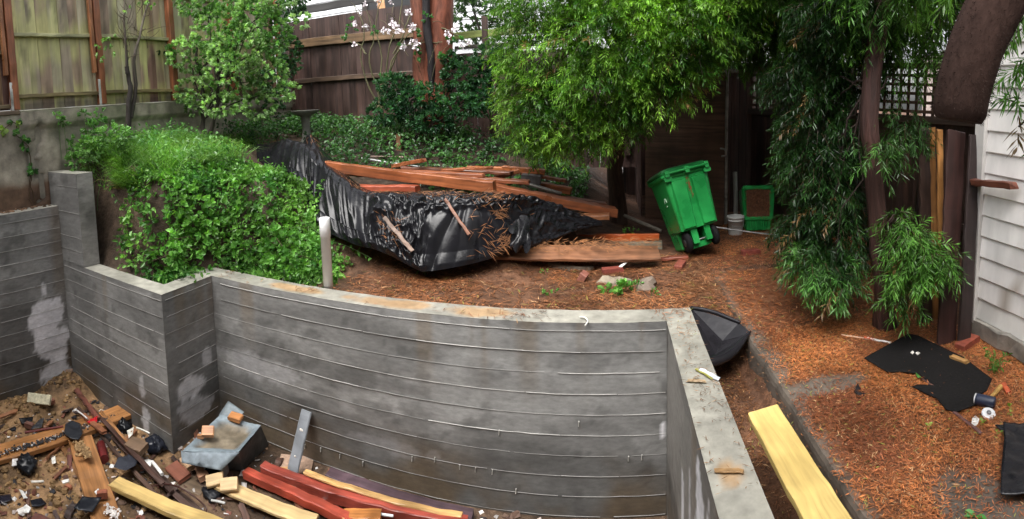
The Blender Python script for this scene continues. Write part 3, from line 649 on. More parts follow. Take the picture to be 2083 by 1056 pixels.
# brick under the leaning boards
def brick(px, py, ang, col, label, fn=onG, size=(.2,.095,.06), grp='loose bricks', dz=0, tilt=0, amp=0):
    p = fn(px, py); mb = MB(); box(mb, p+A_(0,0,size[2]/2-.006+dz), size, col, rotz(ang) @ rotx(tilt), .008)
    o = mb.build('brick', CHIP); tag(o, label, 'brick', grp); return o
brick(1968, 705, .3, (.24,.055,.03), 'red brick lying at the foot of the leaning boards beside the shed')
brick(1527, 518, .1, (.19,.04,.025), 'red brick lying flat on needles below the second green bin')
brick(1384, 545, 1.2, (.20,.05,.03), 'red brick half buried in needles in front of the tilted green bin')
brick(1186, 572, 1.3, (.27,.10,.07), 'pink-red broken brick upright in the needle bank behind the wall', size=(.10,.08,.09), tilt=.5)
brick(1246, 556, .25, (.22,.05,.033), 'red brick resting on the white lump of mortar')
p = onG(1250, 575); mb = MB(); rock(mb, p, (.14,.08,.06), (.25,.205,.15), 12, 8, .5); solo(mb, 'mortar_lump', CONCO, 'pale lump of old mortar under a red brick on the needle bank', 'concrete')
p = onG(1315, 588); mb = MB(); rock(mb, p, (.1,.08,.09), (.17,.13,.1), 10, 7, .4); solo(mb, 'stone', CONCO, 'grey-brown stone in the needle bank near the wall corner', 'stone')
p = onG(1604, 514); mb = MB(); rock(mb, p, (.07,.05,.05), (.40,.24,.13), 8, 6, .3); solo(mb, 'stone', CONCO, 'tan stone on the needles beside the dark foliage', 'stone')
p = onG(1268, 541, .05); mb = MB(); beam(mb, p+A_(-.03,-.03,0), p+A_(.04,.03,.03), .03, .008, (0,0,1), (.8,.8,.8), 3, .001); solo(mb, 'plastic_scrap', PAINT, 'small white plastic scrap on the red brick', 'scrap')
p = onG(1150, 545); mb = MB(); rock(mb, p+A_(0,0,-.02), (.26,.05,.06), (.19,.16,.12), 12, 6, .5); solo(mb, 'mortar_strip', CONCO, 'ragged strip of pale mortar showing under the weathered plank', 'concrete')

# ------------------------------------------------------------------ green bins
GRN = (.016,.28,.06)
def loft(mb, rings, col, smooth=False, capa=True, capb=True):
    n = len(rings[0]); V = np.vstack(rings); k = len(rings)
    Fq = [(i*n+j, i*n+(j+1)%n, (i+1)*n+(j+1)%n, (i+1)*n+j) for i in range(k-1) for j in range(n)]
    if capa: Fq.append(tuple(range(n-1,-1,-1)))
    if capb: Fq.append(tuple((k-1)*n+j for j in range(n)))
    mb.add(V, Fq, col, None, smooth)
def xf(mb, M, t):
    for i in range(len(mb.v)): mb.v[i] = mb.v[i] @ M.T + t
    return mb
def rrect(w, d, r, z, n=4, back=None):
    o = []
    for cx_, cy2, a0 in ((w/2-r, d/2-r, 0), (-w/2+r, d/2-r, 90), (-w/2+r, -d/2+r, 180), (w/2-r, -d/2+r, 270)):
        for i in range(n+1): a = math.radians(a0+90*i/n); o.append((cx_+r*math.cos(a), cy2+r*math.sin(a), z))
    return np.array(o)
base = onG(1402, 522); Rb = roty(math.radians(-15)) @ rotx(math.radians(-15)) @ rotz(math.radians(14))*.88
WB = thing('wheeled_bin', 'green wheeled bin tilted to the left, seen from its back with both wheels', 'wheeled bin', base)
q_ = np.array([(x, y, 0) for x in (-.2,.2) for y in (-.02,.28)]) @ Rb.T; lo_ = q_[np.argmin(q_[:,2])]; off = onG(1392, 521) - A_(lo_[0]*.5-.03, q_[0,1], lo_[2]) + A_(.02,0,.0); off[2] = float(G(off[0]+lo_[0], off[1]+lo_[1]))-lo_[2]-.01
def bb(name, mb, mat, par=WB): return xf(mb, Rb, off).build(name, mat, par)
# local: back faces -y (towards us). width along x, height z
mb = MB(); rings = []
for z, w, d, yo in ((0.0,.38,.28,.14),(.02,.41,.31,.13),(.20,.44,.33,.125),(.205,.44,.33,.125),(.23,.47,.56,.0),(.60,.52,.60,.0),(.86,.56,.64,.0)):
    r = rrect(w, d, .045, z); r[:,1] += yo; rings.append(r)
loft(mb, rings, GRN)
for x in (-.125, .125):                                          # two broad raised ribs down the back
    rr = []
    for z, wd in ((.235,.18),(.25,.18),(.60,.195),(.80,.205),(.815,.205)):
        yb = -.28-(z-.23)*.062; o_ = .028 if .24 < z < .81 else .0
        rr.append(np.array([(x-wd/2,yb+.01,z),(x+wd/2,yb+.01,z),(x+wd/2-.02,yb-o_,z),(x-wd/2+.02,yb-o_,z)]))
    loft(mb, [q[::-1] for q in rr], GRN)
for x in (-.15, .15):                                            # struts between the wheels
    box(mb, (x*.55,-.16,.14), (.075,.20,.17), GRN, cham=.008)
box(mb, (0,-.10,.03), (.24,.16,.06), GRN, cham=.01)
bb('body', mb, HDPE)
mb = MB(); r0 = rrect(.60,.68,.05,.855); r1 = rrect(.62,.70,.05,.87); r2 = rrect(.62,.70,.05,.90); r3 = rrect(.58,.66,.05,.905); loft(mb, [r0,r1,r2,r3], GRN); bb('rim', mb, HDPE)
mb = MB(); r0 = rrect(.63,.70,.06,.908); r1 = rrect(.635,.705,.06,.93); r2 = rrect(.55,.62,.06,.965); r3 = rrect(.3,.36,.06,.985); loft(mb, [r0,r1,r2,r3], (.010,.16,.036)); bb('lid', mb, HDPE)
mb = MB()
tube(mb, [(-.27,-.385,.905),(.27,-.385,.905)], .017, 8, GRN)
for x in (-.25, 0, .25): box(mb, (x,-.36,.90), (.05,.09,.075), GRN, cham=.008)
for x in (-.25,.25): box(mb, (x,-.345,.84), (.09,.07,.05), GRN, cham=.01)
bb('handle', mb, HDPE)
for x in (-.195, .195):
    mb = MB(); prof = [(.05,-.03),(.10,-.032),(.118,-.02),(.122,0),(.118,.02),(.10,.032),(.05,.03)]
    lathe(mb, (x*.88,-.175,.09), prof, 22, (.012,.012,.013), roty(math.pi/2)); wh = bb('wheel', mb, FELT)
    mb = MB(); lathe(mb, (x*.88,-.175,.09), [(.03,-.036),(.045,-.034),(.045,.034),(.03,.036)], 14, (.03,.03,.032), roty(math.pi/2)); xf(mb, Rb, off); mb.build('hub', HDPE, wh)
mb = MB(); tube(mb, [(-.195,-.175,.085),(.195,-.175,.085)], .011, 8, (.25,.25,.25)); bb('axle', mb, METAL)
# recycling emblem and scrawl on the left flank
for k in range(3):
    mb = MB(); a = k*2.094+.5; c_, s_ = math.cos(a), math.sin(a); ct_ = A_(-.262,-.12,.60)
    pts = [(.045*c_-.03*s_*q, .045*s_+.03*c_*q) for q in (-1,-.3,.4,1)]
    tube(mb, [ct_+A_(-.012-.0, u*.8, v) for u, v in pts], .006, 5, (.42,.62,.45))
    bb('recycling_arrow', mb, HDPE)
mb = MB()                                                        # drips of rust-brown litter in the back groove
for i in range(34): leaves(mb, [A_(rng.normal(0,.012), -.315-.01*rng.random(), rng.uniform(.55,.82))], [A_(rng.normal(0,.3),-.1,1)], A_(0,-1,0), .05, .008, (.22,.09,.03), 'needle')
bb('stuck_needles', mb, NEEDLE)

b2 = onG(1548, 476)
B2 = thing('wheeled_bin', 'second green bin lying open-mouthed in the shade, packed with brown needles', 'wheeled bin', b2)
R2 = rotz(-.12) @ rotx(math.radians(-9)); o2 = b2 + A_(.0,.12,.015)
def b2b(name, mb, mat): return xf(mb, R2, o2).build(name, mat, B2)
mb = MB(); Wd, Hh, D = .40, .52, .5
def ring2(w0, w1, z0, z1, y): return np.array([(-w0/2,y,z0),(w0/2,y,z0),(w0/2+.02,y,z0+.16),(w1/2,y,z1-.03),(w1/2-.03,y,z1),(-w1/2+.03,y,z1),(-w1/2,y,z1-.03),(-w0/2-.02,y,z0+.16)])
loft(mb, [ring2(.30,.40,.0,.56,0),ring2(.31,.41,.0,.565,.02),ring2(.33,.40,.02,.55,.06),ring2(.26,.34,.06,.5,.55)][::1], GRN)
b2b('body', mb, HDPE)
mb = MB()
for a, b in (((-.165,-.012,.14),(-.185,-.012,.53)),((.165,-.012,.14),(.185,-.012,.53)),((-.19,-.012,.535),(.19,-.012,.535)),((-.17,-.012,.15),(.17,-.012,.15))): beam(mb, a, b, .05, .04, (0,-1,0), GRN, 4, .01, .001, rag=0)
for k in range(9): beam(mb, (-.13+k*.033,-.012,.01), (-.135+k*.034,-.012,.12), .02, .012, (0,-1,0), GRN, 2, .004, .0005)
b2b('rim', mb, HDPE)
mb = MB(); box(mb, (0,.0,.34), (.29,.03,.36), (.14,.06,.028)); 
n = 700; p_ = np.stack([rng.uniform(-.14,.14,n), np.full(n,-.02)+rng.uniform(-.012,.004,n), rng.uniform(.17,.51,n)], 1); leaves(mb, p_, rdir(n)*A_(1,.25,1), A_(0,-1,0), rng.uniform(.03,.07,n), .006, mixcol(n,(.25,.10,.04),(.13,.055,.03)), 'needle')
b2b('needle_fill', mb, NEEDLE)

pb = onG(1496, 476); BK = thing('bucket', 'dirty white plastic bucket standing in the shade beside the second bin', 'bucket', pb)
mb = MB(); lathe(mb, pb, [(.085,0),(.088,.01),(.098,.17),(.105,.172),(.105,.185),(.100,.187),(.102,.205),(.110,.207),(.110,.225),(.104,.227),(.098,.22),(.09,.06)], 24, (.50,.50,.48)); mb.build('pail', PAINT, BK)
mb = MB(); tube(mb, curve([pb+A_(-.108,0,.2), pb+A_(-.06,-.11,.12), pb+A_(.06,-.11,.12), pb+A_(.108,0,.2)], 12), .003, 5, (.3,.3,.3)); mb.build('handle', METAL, BK)
pv = PY(1497,404,6.75); mb = MB(); tube(mb, [A_(pv[0],6.75,-.06), A_(pv[0],6.75,.2), PY(1495,350,6.75)], .03, 12, (.5,.49,.46)); solo(mb, 'pipe', PAINT, 'short upright white pipe inside the dark store opening', 'pipe')
mb = MB(); a, b = PY(1455,462,5.75), PY(1608,481,5.75); tube(mb, curve([a, (a+b)/2+A_(0,.02,-.01), b], 10), .011, 6, (.45,.46,.45)); solo(mb, 'rail_tube', METAL, 'thin grey tube lying level in front of the bucket and second bin', 'tube')
mb = MB(); a = onG(1255,432,.12); b = onG(1345,470,.05); tube(mb, [a, (a+b)/2, b], .022, 8, (.22,.19,.15)); solo(mb, 'pole', WOODD, 'grey-brown pole lying from the end of the long beam to the green bin', 'pole')
mb = MB()
for k in range(5): box(mb, onG(1312,372,.12)+A_(0,.3,k*.03-.05), (.42-.02*k,.2,.026), (.17,.10,.06), rotz(.1*k-.2), .004)
solo(mb, 'bark_stack', WOODD, 'low stack of weathered brown slabs under the shade behind the bin', 'slabs')

# ------------------------------------------------------------------ timber and black sheet on the bank
def pbeam(a, b, w, t, col, label, cat='beam', name='timber_beam', mat=None, up=(0,0,1), grp='reclaimed timbers piled on the bank', seg=16, sag=0, **k):
    mb = MB(); beam(mb, a, b, w, t, up, col, seg, k.pop('cham', .006), k.pop('jit', .002), sag, **k); return tag(mb.build(name, mat or WOOD), label, cat, grp)
RED = (.26,.080,.028)
pbeam(PY(640,335,5.25), PY(1005,380,5.02), .10, .115, RED, 'long orange-brown beam laid across the top of the black sheet, notched at its left end', seg=24, rag=.012)
pbeam(PY(668,330,5.32), PY(650,331,5.3), .05, .03, (.4,.17,.07), 'small splintered tongue at the left end of the long orange-brown beam', 'splinter', 'splinter', seg=4, rag=.02)
pbeam(PY(985,378,5.32), PY(1252,432,5.62), .20, .09, (.235,.072,.027), 'thick brown beam sloping down to the right behind the black sheet', seg=20)
pbeam(PY(1090,437,5.5), PY(1240,437,5.5), .30, .05, (.22,.085,.035), 'wide flat brown plank under the lower end of the sloping beam', 'plank', 'plank')
pbeam(PY(672,381,5.05), PY(850,383,4.98), .12, .06, (.34,.075,.035), 'red board lying in the gap under the long orange-brown beam', 'board', 'board')
pbeam(PY(950,342,6.0), PY(1028,344,6.0), .08, .05, (.33,.11,.035), 'orange board at the back of the pile, left piece of two end to end', 'board', 'board')
pbeam(PY(1022,342,5.95), PY(1108,350,5.95), .08, .06, (.35,.11,.035), 'orange board at the pile back under bright foliage, right of two end to end', 'board', 'board')
pbeam(PY(835,349,5.8), PY(960,352,5.8), .08, .04, (.23,.08,.032), 'dull brown board lying behind the long beam', 'board', 'board')
pbeam(PY(800,338,5.9), PY(862,326,5.65), .08, .05, (.30,.10,.04), 'short beam standing out crosswise behind the long beam', 'beam')
pbeam(PY(880,358,5.6), PY(1010,368,5.6), .1, .05, (.27,.075,.03), 'split red-brown board wedged behind the right end of the long beam', 'board', 'board', rag=.02)
pbeam(PY(1005,364,5.75), PY(1055,347,5.85), .09, .05, (.27,.09,.035), 'short brown block crossing under the back boards', 'block', 'block', seg=5)
pbeam(PY(1100,377,5.95), PY(1162,389,5.9), .1, .075, (.34,.105,.035), 'short orange-red beam stub under the edge of the bright foliage', 'beam', seg=6)
pbeam(PY(1062,362,5.85), PY(1100,366,5.85), .12, .10, (.085,.075,.075), 'grey block resting among the back boards', 'block', 'block', CONCO, seg=4)
for a_, b_, ya, yb, w_, t_, c_, lb in (((690,352),(880,362),5.35,5.4,.14,.04,(.17,.055,.026),'dark wet red-brown plank lying flat just behind the long beam, its left half'),
        ((760,346),(985,357),5.55,5.5,.12,.04,(.22,.07,.03),'red-brown plank lying flat behind the long beam, strewn with chips'),
        ((820,341),(1040,352),5.75,5.7,.12,.035,(.15,.055,.03),'dark brown plank in the middle of the flat stack behind the long beam'),
        ((900,347),(1000,341),5.6,5.85,.09,.035,(.27,.085,.03),'short orange-brown board crossing the flat stack towards the back'),
        ((930,361),(1075,371),5.45,5.5,.13,.04,(.19,.062,.026),'dark plank end tucked under the upper end of the sloping beam'),
        ((1060,352),(1150,368),5.95,5.9,.10,.035,(.24,.075,.03),'plank sloping right beside the grey block under the foliage'),
        ((1085,392),(1235,416),5.75,5.8,.12,.035,(.16,.055,.028),'dark plank lying along the back of the sloping beam')):
    pbeam(PY(*a_, ya), PY(*b_, yb), w_, t_, c_, lb, 'plank', 'plank', rag=.01)
mb = MB(); tube(mb, [PY(1040,364,5.72), PY(1100,382,5.74), PY(1142,394,5.76)], .02, 8, (.30,.28,.26)); tag(mb.build('pipe', METAL), 'grey metal pipe lying beside the sloping thick beam', 'pipe')
mb = MB(); tube(mb, [PY(735,322,6.1), PY(800,332,6.05), PY(910,348,6.0)], .014, 8, (.42,.43,.43)); tag(mb.build('pipe', METAL), 'long thin grey pipe lying in the leaves behind the black sheet', 'pipe')
mb = MB(); tube(mb, [PY(740,318,6.25), PY(830,320,6.25)], .012, 8, (.30,.22,.18)); tag(mb.build('pipe', METAL), 'thin brownish rod above the long grey pipe in the leaves', 'rod')
mb = MB(); tube(mb, [PY(455,292,5.9), PY(535,301,5.85)], .014, 8, (.45,.45,.42)); tag(mb.build('pipe', METAL), 'pale pipe lying in the grass left of the black sheet', 'pipe')
mb = MB(); p = PY(812,322,6.6); beam(mb, A_(p[0],6.6,p[2]-.2), PY(812,275,6.6), .07, .07, (0,1,0), (.20,.10,.05), 6, .006, .003, rag=.02); tag(mb.build('stake', WOODD), 'rotten brown stake standing in the leaves behind the pile', 'stake')
p = PY(965,359,5.6); mb = MB(); sheet(mb, [p+A_(-.08,-.02,.0), p+A_(.03,-.05,.02), p+A_(.09,0,.01), p+A_(.02,.05,.04)], .012, .05, .004, col=(.75,.7,.6)); solo(mb, 'plaster_shard', CHIP, 'white plaster shard on the boards behind the long beam', 'shard')
a, b = onG(1150,482,.02), onG(1340,482,.02); a = PY(1148,483,5.55); b = PY(1340,482,5.55)
pbeam(a, b, .05, .075, (.42,.085,.018), 'bright orange-red board on edge at the right of the black sheet', 'board', 'board', seg=10, vary=.05)
pbeam(a+A_(-.02,-.03,-.115), b+A_(.03,-.03,-.115), .1, .15, (.17,.16,.12), 'grey-green concrete kerb block under the bright orange-red board', 'kerb', 'kerb', CONCO, grp=None)
pbeam(PY(1005,512,4.76), PY(1340,515,4.93), .20, .035, (.24,.105,.05), 'weathered wide plank lying in front of the concrete kerb block, strewn with needles', 'plank', 'plank', WOODD, up=(0,-.42,.9), seg=18)
pbeam(onG(1345,527,.03), onG(1400,522,.03), .07, .03, (.20,.055,.03), 'thin red strip on the ground between the weathered plank and the green bin', 'strip', 'strip', seg=4, grp=None)

# black plastic sheet over the pile
cols = [(528,298,5.75,528,338,5.4),(560,297,5.75,545,362,5.2),(590,292,5.7,590,385,4.95),(615,296,5.65,622,415,4.8),(640,300,5.5,648,462,4.5),(668,332,5.25,690,482,4.36),(700,362,5.08,725,497,4.3),(745,388,4.98,765,506,4.27),
        (800,391,4.95,800,521,4.27),(830,392,4.93,835,540,4.25),(862,392,4.93,858,551,4.24),(900,392,4.93,890,548,4.27),(950,393,4.95,950,537,4.36),(1000,393,4.98,1000,524,4.5),(1035,394,5.05,1045,504,4.65),(1075,400,5.12,1090,500,4.8),(1120,414,5.2,1130,485,4.98),(1165,436,5.28,1175,466,5.2),(1222,450,5.35,1226,458,5.33)]
tb, bb_ = [], []
for a, b, c, d, e, f in cols: tb.append(PY(a, b, c)); bb_.append(PY(d, e, f))
tb, bb_ = np.array(tb), np.array(bb_); kk_ = np.interp(np.arange(len(cols)), [5,7,14,16], [0,1,1,0])
for i_ in range(len(cols)):
    dd_ = tb[i_]-C0; tb[i_] = C0+dd_*(tb[i_][1]-.20*kk_[i_])/tb[i_][1]
tb, bb_ = np.array(tb), np.array(bb_); nu, nv = 400, 130
us = np.linspace(0, len(cols)-1, nu)
def ci(a):
    k = np.arange(len(a)); return np.stack([np.interp(us, k, a[:,j]) for j in range(3)], 1)
Tt, Bt = ci(tb), ci(bb_); Tt = (Tt+np.roll(Tt,2,0)+np.roll(Tt,-2,0))/3 if False else Tt
for i in range(len(Bt)):
    Bt[i,2] = max(Bt[i,2]-.01, float(T(Bt[i,0], Bt[i,1]))+.008)
V = np.zeros((nu, nv, 3)); vv = np.linspace(-.35, 1, nv)
for j, v in enumerate(vv):
    if v < 0: P = Tt + A_(0,1.1,-.25)*(-v) ; P[:,2] -= .5*v*v
    else:
        f1_ = v**1.05; P = Tt + (Bt-Tt)*f1_; sl = (1-abs(2*v-1)**2); P[:,2] += .10*np.sin(math.pi*min(1, v*1.25))*np.minimum(1, (Tt[:,2]-Bt[:,2])/.35); P[:,1] += -.10*sl*.4
    V[:,j] = P
U2, V2 = np.meshgrid(us, vv, indexing='ij')
arc = us
rg = np.abs(vn(U2*1.15+1.5*fbm(U2*.8, V2*1.2, 0, 33)+.8*V2, V2*.8, 0, 31)-.5)*2; rg2 = np.abs(vn(U2*4.2+1.6*V2+.8*fbm(U2, V2*2, 0, 37), V2*1.1, 0, 32)-.5)*2
cr1 = np.abs(fbm(U2*1.9+V2*2.2, V2*4.8-U2*.5, 0, 35, 3)-.5)*2; cr2 = np.abs(fbm(U2*4.6+V2*3, V2*9+U2, 0, 36, 3)-.5)*2
amp = sst(V2, .0, .3)*(1-.5*sst(U2, 12.8, 14)*sst(V2, .3, .5))*np.clip((Tt[:,2]-Bt[:,2])[:,None]/.3, .12, 1)
side_ = sst(U2, 7.3, 8.5)
flap = sst(V2, .30+.06*np.abs(U2-12), .42+.06*np.abs(U2-12))*sst(U2, 9.6, 10.4+1.2*(1-V2))*(1-sst(U2, 14.2, 14.8))
crump = np.clip(sst(U2, 6.6, 7.6)*(1-flap), 0, 1)*sst(V2, .02, .15)
ang = np.arctan2((U2-12.2)/3.4, np.maximum(V2-.12, .02)); rad_ = vn(ang*3.3+.5*fbm(U2*.6, V2, 0, 41), V2*.5, 0, 40)
disp = amp*((.080*(1-rg)**2.2+.020*(1-rg2)**2.5)*(1-.85*side_) + .060*(1-cr1)**2.5*crump) + .006*(1-cr2)**3*(.4+.6*crump)*(1-flap) + .05*(fbm(U2*1.4, V2*3, 0, 38)-.5)*(V2 < .35) + flap*(.045*np.abs(rad_-.5)*2 + .05*(fbm(U2*.9-V2*1.2, V2*.9, 0, 39, 2)-.5))
du = np.gradient(V, axis=0); dv = np.gradient(V, axis=1); nn = nrm(np.cross(dv, du)); nn = np.where((nn[...,1] > .3)[...,None], -nn, nn)
edge = np.minimum(1, (1-V2)/.06)[...,None]
V = V + nn*disp[...,None]*edge
tz = T(V[...,0], V[...,1])+.012; V[...,2] = np.maximum(V[...,2], tz)
# tucked-up peak at the upper left
pk = np.exp(-((us-3.55)/.42)**2)[:,None]*np.exp(-((vv+.02)/.1)**2)[None]; V[...,2] += .17*pk
pk = np.exp(-((us-1.2)/.7)**2)[:,None]*np.exp(-((vv-.05)/.15)**2)[None]; V[...,2] += .07*pk
I, J = np.meshgrid(np.arange(nu-1), np.arange(nv-1), indexing='ij'); I, J = I.ravel(), J.ravel()
q = np.stack([I*nv+J, I*nv+J+1, (I+1)*nv+J+1, (I+1)*nv+J], 1); Vf = V.reshape(-1, 3)
mb = MB(); mb.add(Vf, q, (.009,.009,.011), None, True); TARP = V
tag(mb.build('plastic_sheet', PLAST), 'crumpled shiny black plastic sheet draped over the pile on the bank', 'plastic sheet')
# loose hanging strip of the sheet, right of the smooth flap
a = [PY(1040,395,5.0), PY(1050,430,4.86), PY(1062,470,4.66), PY(1058,503,4.58)]; cpts = curve(a, 24); mb = MB(); V=[]
for i, p in enumerate(cpts):
    for j in range(9): k = j/8-.5; V.append(p + A_((.17+.04*math.sin(i*.7))*k, -.05*math.cos(k*9+i*.35)-.07, .03*math.sin(k*12+i*.8)))
mb.add(V, [(i*9+j, i*9+j+1, (i+1)*9+j+1, (i+1)*9+j) for i in range(23) for j in range(8)], (.012,.012,.014), None, True); tag(mb.build('plastic_strip', PLAST), 'loose twisted end of black plastic hanging beside the smooth flap of the sheet', 'plastic sheet')
def ontarp(px, py, h=.012):
    d = ray(px, py); r = (TARP.reshape(-1,3)-C0); t = r @ d; dist = np.linalg.norm(r-t[:,None]*d, axis=1); i = np.where(dist < .03)[0]
    if not len(i): i = np.array([np.argmin(dist)])
    k = i[np.argmin(t[i])]; return C0 + d*(t[k]-h)
mb = MB(); a, b = ontarp(905,405,.04), ontarp(955,478,.05); beam(mb, a, b, .028, .018, (0,-1,1), (.23,.09,.045), 8, .003, .002); tag(mb.build('stick', WOOD), 'thin straight brown stick lying down the smooth flap of the black sheet', 'stick')
mb = MB(); a, b = ontarp(782,443,.03), ontarp(838,512,.03); beam(mb, a, b, .035, .012, (0,-1,1), (.19,.13,.10), 10, .003, .004); tag(mb.build('stick', WOODD), 'grey-brown slat caught in a fold of the black sheet left of the flap', 'stick')
pk_ = onG(664,582); pp = PY(650,444,3.8); mb = MB(); xpt = -2.39
lathe(mb, (xpt,3.805,-.1), [(.044,0),(.044,.55),(.0485,.552),(.0485,.715),(.046,.72),(.039,.72),(.039,.5)], 24, (.96,.96,.97)); solo(mb, 'vent_pipe', PVC, 'upright white plastic pipe standing behind the concrete wall', 'pipe')

# ------------------------------------------------------------------ trees and plants
def B(px, py, y, rx, ry, rz): return (PY(px, py, y), (rx, ry, rz))
def weeping(mb, blobs, nsp, slen=.34, nl=26, L=.075, Wd=.011, ca=(.035,.085,.018), cb=(.10,.20,.035), inner=.45, droop=.5, hang=.2, spread=1.0):
    p, o, i = blobpts(blobs, nsp, inner)
    d = nrm(o*A_(1,1,.5) + rdir(nsp)*.45 + A_(0,0,-droop)); sl = slen*rng.uniform(.6, 1.3, nsp)
    k = np.repeat(np.arange(nsp), nl); s = np.tile(np.linspace(.05, 1, nl), nsp) + rng.uniform(-.02, .02, nsp*nl)
    pos = p[k] + d[k]*(sl[k]*s)[:,None] + A_(0,0,-1)*(sl[k]*hang*s*s)[:,None]
    tg = nrm(d[k] + A_(0,0,-1)*(2*hang*s)[:,None]); rad = rdir(len(k)); rad = nrm(rad - tg*(rad*tg).sum(1)[:,None])
    ld = nrm(tg*.7 + rad*spread*(1.1-.5*s)[:,None] + A_(0,0,-.1))
    sc = mixcol(nsp, ca, cb, p, .16); c = sc[k]*(.7+.6*s[:,None])*(1+rng.normal(0,.15,(len(k),1))); br = rng.random(nsp) < .012; c[br[k]] = A_(.20,.12,.05)*rng.uniform(.7,1.2)
    leaves(mb, pos, ld, rdir(len(k))*.5+A_(0,0,1), L*rng.uniform(.55,1.3,len(k)), Wd*rng.uniform(.7,1.3,len(k)), np.clip(c,.002,1), 'needle', droop=.12)
    for i in range(0, nsp, 3):
        q = np.array([p[i], p[i]+d[i]*sl[i]*.5-A_(0,0,1)*sl[i]*hang*.25, p[i]+d[i]*sl[i]-A_(0,0,1)*sl[i]*hang]); tube(mb, q, [.004,.003,.0015], 3, (.07,.05,.025), False)
    return p
def limb(mb, a, b, r0, r1, col, n=9, wob=.03, bend=(0,0,.1)):
    a, b = A_(*a), A_(*b); m = (a+b)/2 + A_(*bend); tube(mb, curve([a, m, b], n, wob), np.linspace(r0, r1, n), 7, col, lump=.15)
# bright weeping tree, centre
base = A_(.12, 6.35, float(T(.12,6.35))-.05)
TA = thing('weeping_tree', 'bright green weeping narrow-leaved tree hanging over the timber pile', 'tree', base)
BA = [B(1105,95,5.5,.50,.5,.45),B(1075,185,5.5,.28,.4,.35),B(1115,225,5.4,.40,.45,.32),B(1160,258,5.3,.36,.4,.24),B(1240,240,5.3,.36,.35,.22),B(1250,80,5.1,.55,.6,.45),B(1240,165,5.1,.45,.45,.30),B(1320,120,4.9,.35,.4,.22),B(1385,50,5.0,.5,.5,.34),B(1395,100,4.9,.26,.35,.20),B(1140,-20,5.6,.7,.6,.4),B(1280,-40,5.4,.8,.8,.45),B(1455,0,5.3,.6,.6,.42),B(1100,290,5.6,.25,.3,.12),B(1330,185,4.95,.28,.3,.2),B(1395,165,4.9,.16,.25,.16)]
mb = MB(); weeping(mb, BA, 6400, .18, 22, .058, .0105, (.035,.11,.014), (.21,.40,.05), .5, .25); mb.build('crown', LEAF, TA)
mb = MB(); q = base
tube(mb, curve([q, q+A_(-.03,-.05,.8), q+A_(.05,-.15,1.6), q+A_(0,-.3,2.6)], 14, .01), np.linspace(.12,.06,14), 10, (.07,.04,.028), lump=.2)
for b in BA[:12]: limb(mb, q+A_(.02,-.1,rng.uniform(1.1,2.2)), b[0]+A_(0,.1,0), .035, .008, (.06,.038,.026))
mb.build('trunk', BARK, TA)
# dark understorey of the same clump, left to right behind the gate
base = A_(2.35, 5.55, -.1)
TB = thing('weeping_tree', 'dark weeping tree shading the store gate, its crown closing the top of the view', 'tree', base)
BB = [B(1500,40,5.6,.55,.6,.36),B(1590,50,5.3,.55,.6,.5),B(1560,-60,5.2,.9,.9,.5),B(1660,-30,5.0,.7,.8,.5),B(1630,130,5.2,.35,.5,.40),B(1700,60,5.0,.4,.5,.4),B(1500,85,5.4,.30,.4,.16),B(1455,60,5.0,.3,.4,.25)]
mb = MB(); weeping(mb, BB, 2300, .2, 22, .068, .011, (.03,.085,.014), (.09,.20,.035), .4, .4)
SHADE_CANOPY = [(A_(1.6,6.6,3.4),(1.3,1.2,.5)),(A_(2.6,5.4,3.5),(1.2,1.2,.5)),(A_(.6,6.6,3.5),(1.1,1.2,.5)),(A_(3.6,6.2,3.3),(1.2,1.3,.6)),(A_(1.2,5.4,3.9),(1.0,.9,.4)),(A_(2.2,8.2,2.9),(1.5,.8,.7))]  # overhead leaf masses above the view, added to darken the gate area
weeping(mb, SHADE_CANOPY, 1500, .45, 16, .19, .045, (.014,.04,.009), (.03,.075,.018), .2, .4); mb.build('crown', LEAF, TB)
mb = MB(); tube(mb, curve([base, base+A_(0,0,1.2), base+A_(-.1,-.1,2.8)], 12, .01), np.linspace(.09,.05,12), 9, (.045,.03,.022), lump=.2)
for b in BB: limb(mb, base+A_(0,0,rng.uniform(1.5,2.6)), b[0], .03, .008, (.045,.03,.022))
mb.build('trunk', BARK, TB)
# right tree with the visible reddish trunk
base = PZ(1802,668,-.09)
TC = thing('weeping_tree', 'weeping tree with a dark reddish trunk standing in needles near the shed', 'tree', base)
def bz(px, py, f=0): return PY(px, py, base[1]+f)
BC = [B(1655,250,3.75,.22,.3,.3),B(1665,340,3.65,.26,.3,.26),B(1690,410,3.55,.22,.28,.2),B(1635,455,3.7,.18,.25,.14),B(1700,480,3.5,.24,.24,.18),B(1675,520,3.4,.20,.2,.12),B(1700,560,3.25,.08,.1,.05),B(1635,525,3.6,.10,.15,.07),B(1725,300,3.6,.2,.25,.25),B(1640,160,3.9,.30,.3,.25),B(1735,120,3.7,.25,.3,.3),B(1720,30,3.6,.4,.4,.22)]
mb = MB(); weeping(mb, [(A_(2.2,3.7,3.2),(.9,.8,.4)),(A_(2.6,2.9,3.4),(.8,.6,.3))], 600, .4, 16, .15, .035, (.014,.04,.009), (.03,.075,.018), .2, .4)  # large-leaved overhead masses out of view, added to shade the right side
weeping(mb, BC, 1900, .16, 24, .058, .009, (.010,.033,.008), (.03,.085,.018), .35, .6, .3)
weeping(mb, [B(1675,540,3.3,.16,.15,.07),B(1645,510,3.5,.13,.15,.07),B(1710,578,3.15,.08,.1,.03)], 120, .15, 24, .07, .010, (.05,.14,.03), (.10,.24,.05), .3, .6)
BC2 = [B(1870,55,3.5,.34,.35,.24),B(1850,130,3.4,.26,.3,.16),B(1790,40,3.4,.3,.3,.22),B(1915,120,3.3,.12,.2,.14),B(1805,-20,3.3,.5,.5,.2)]
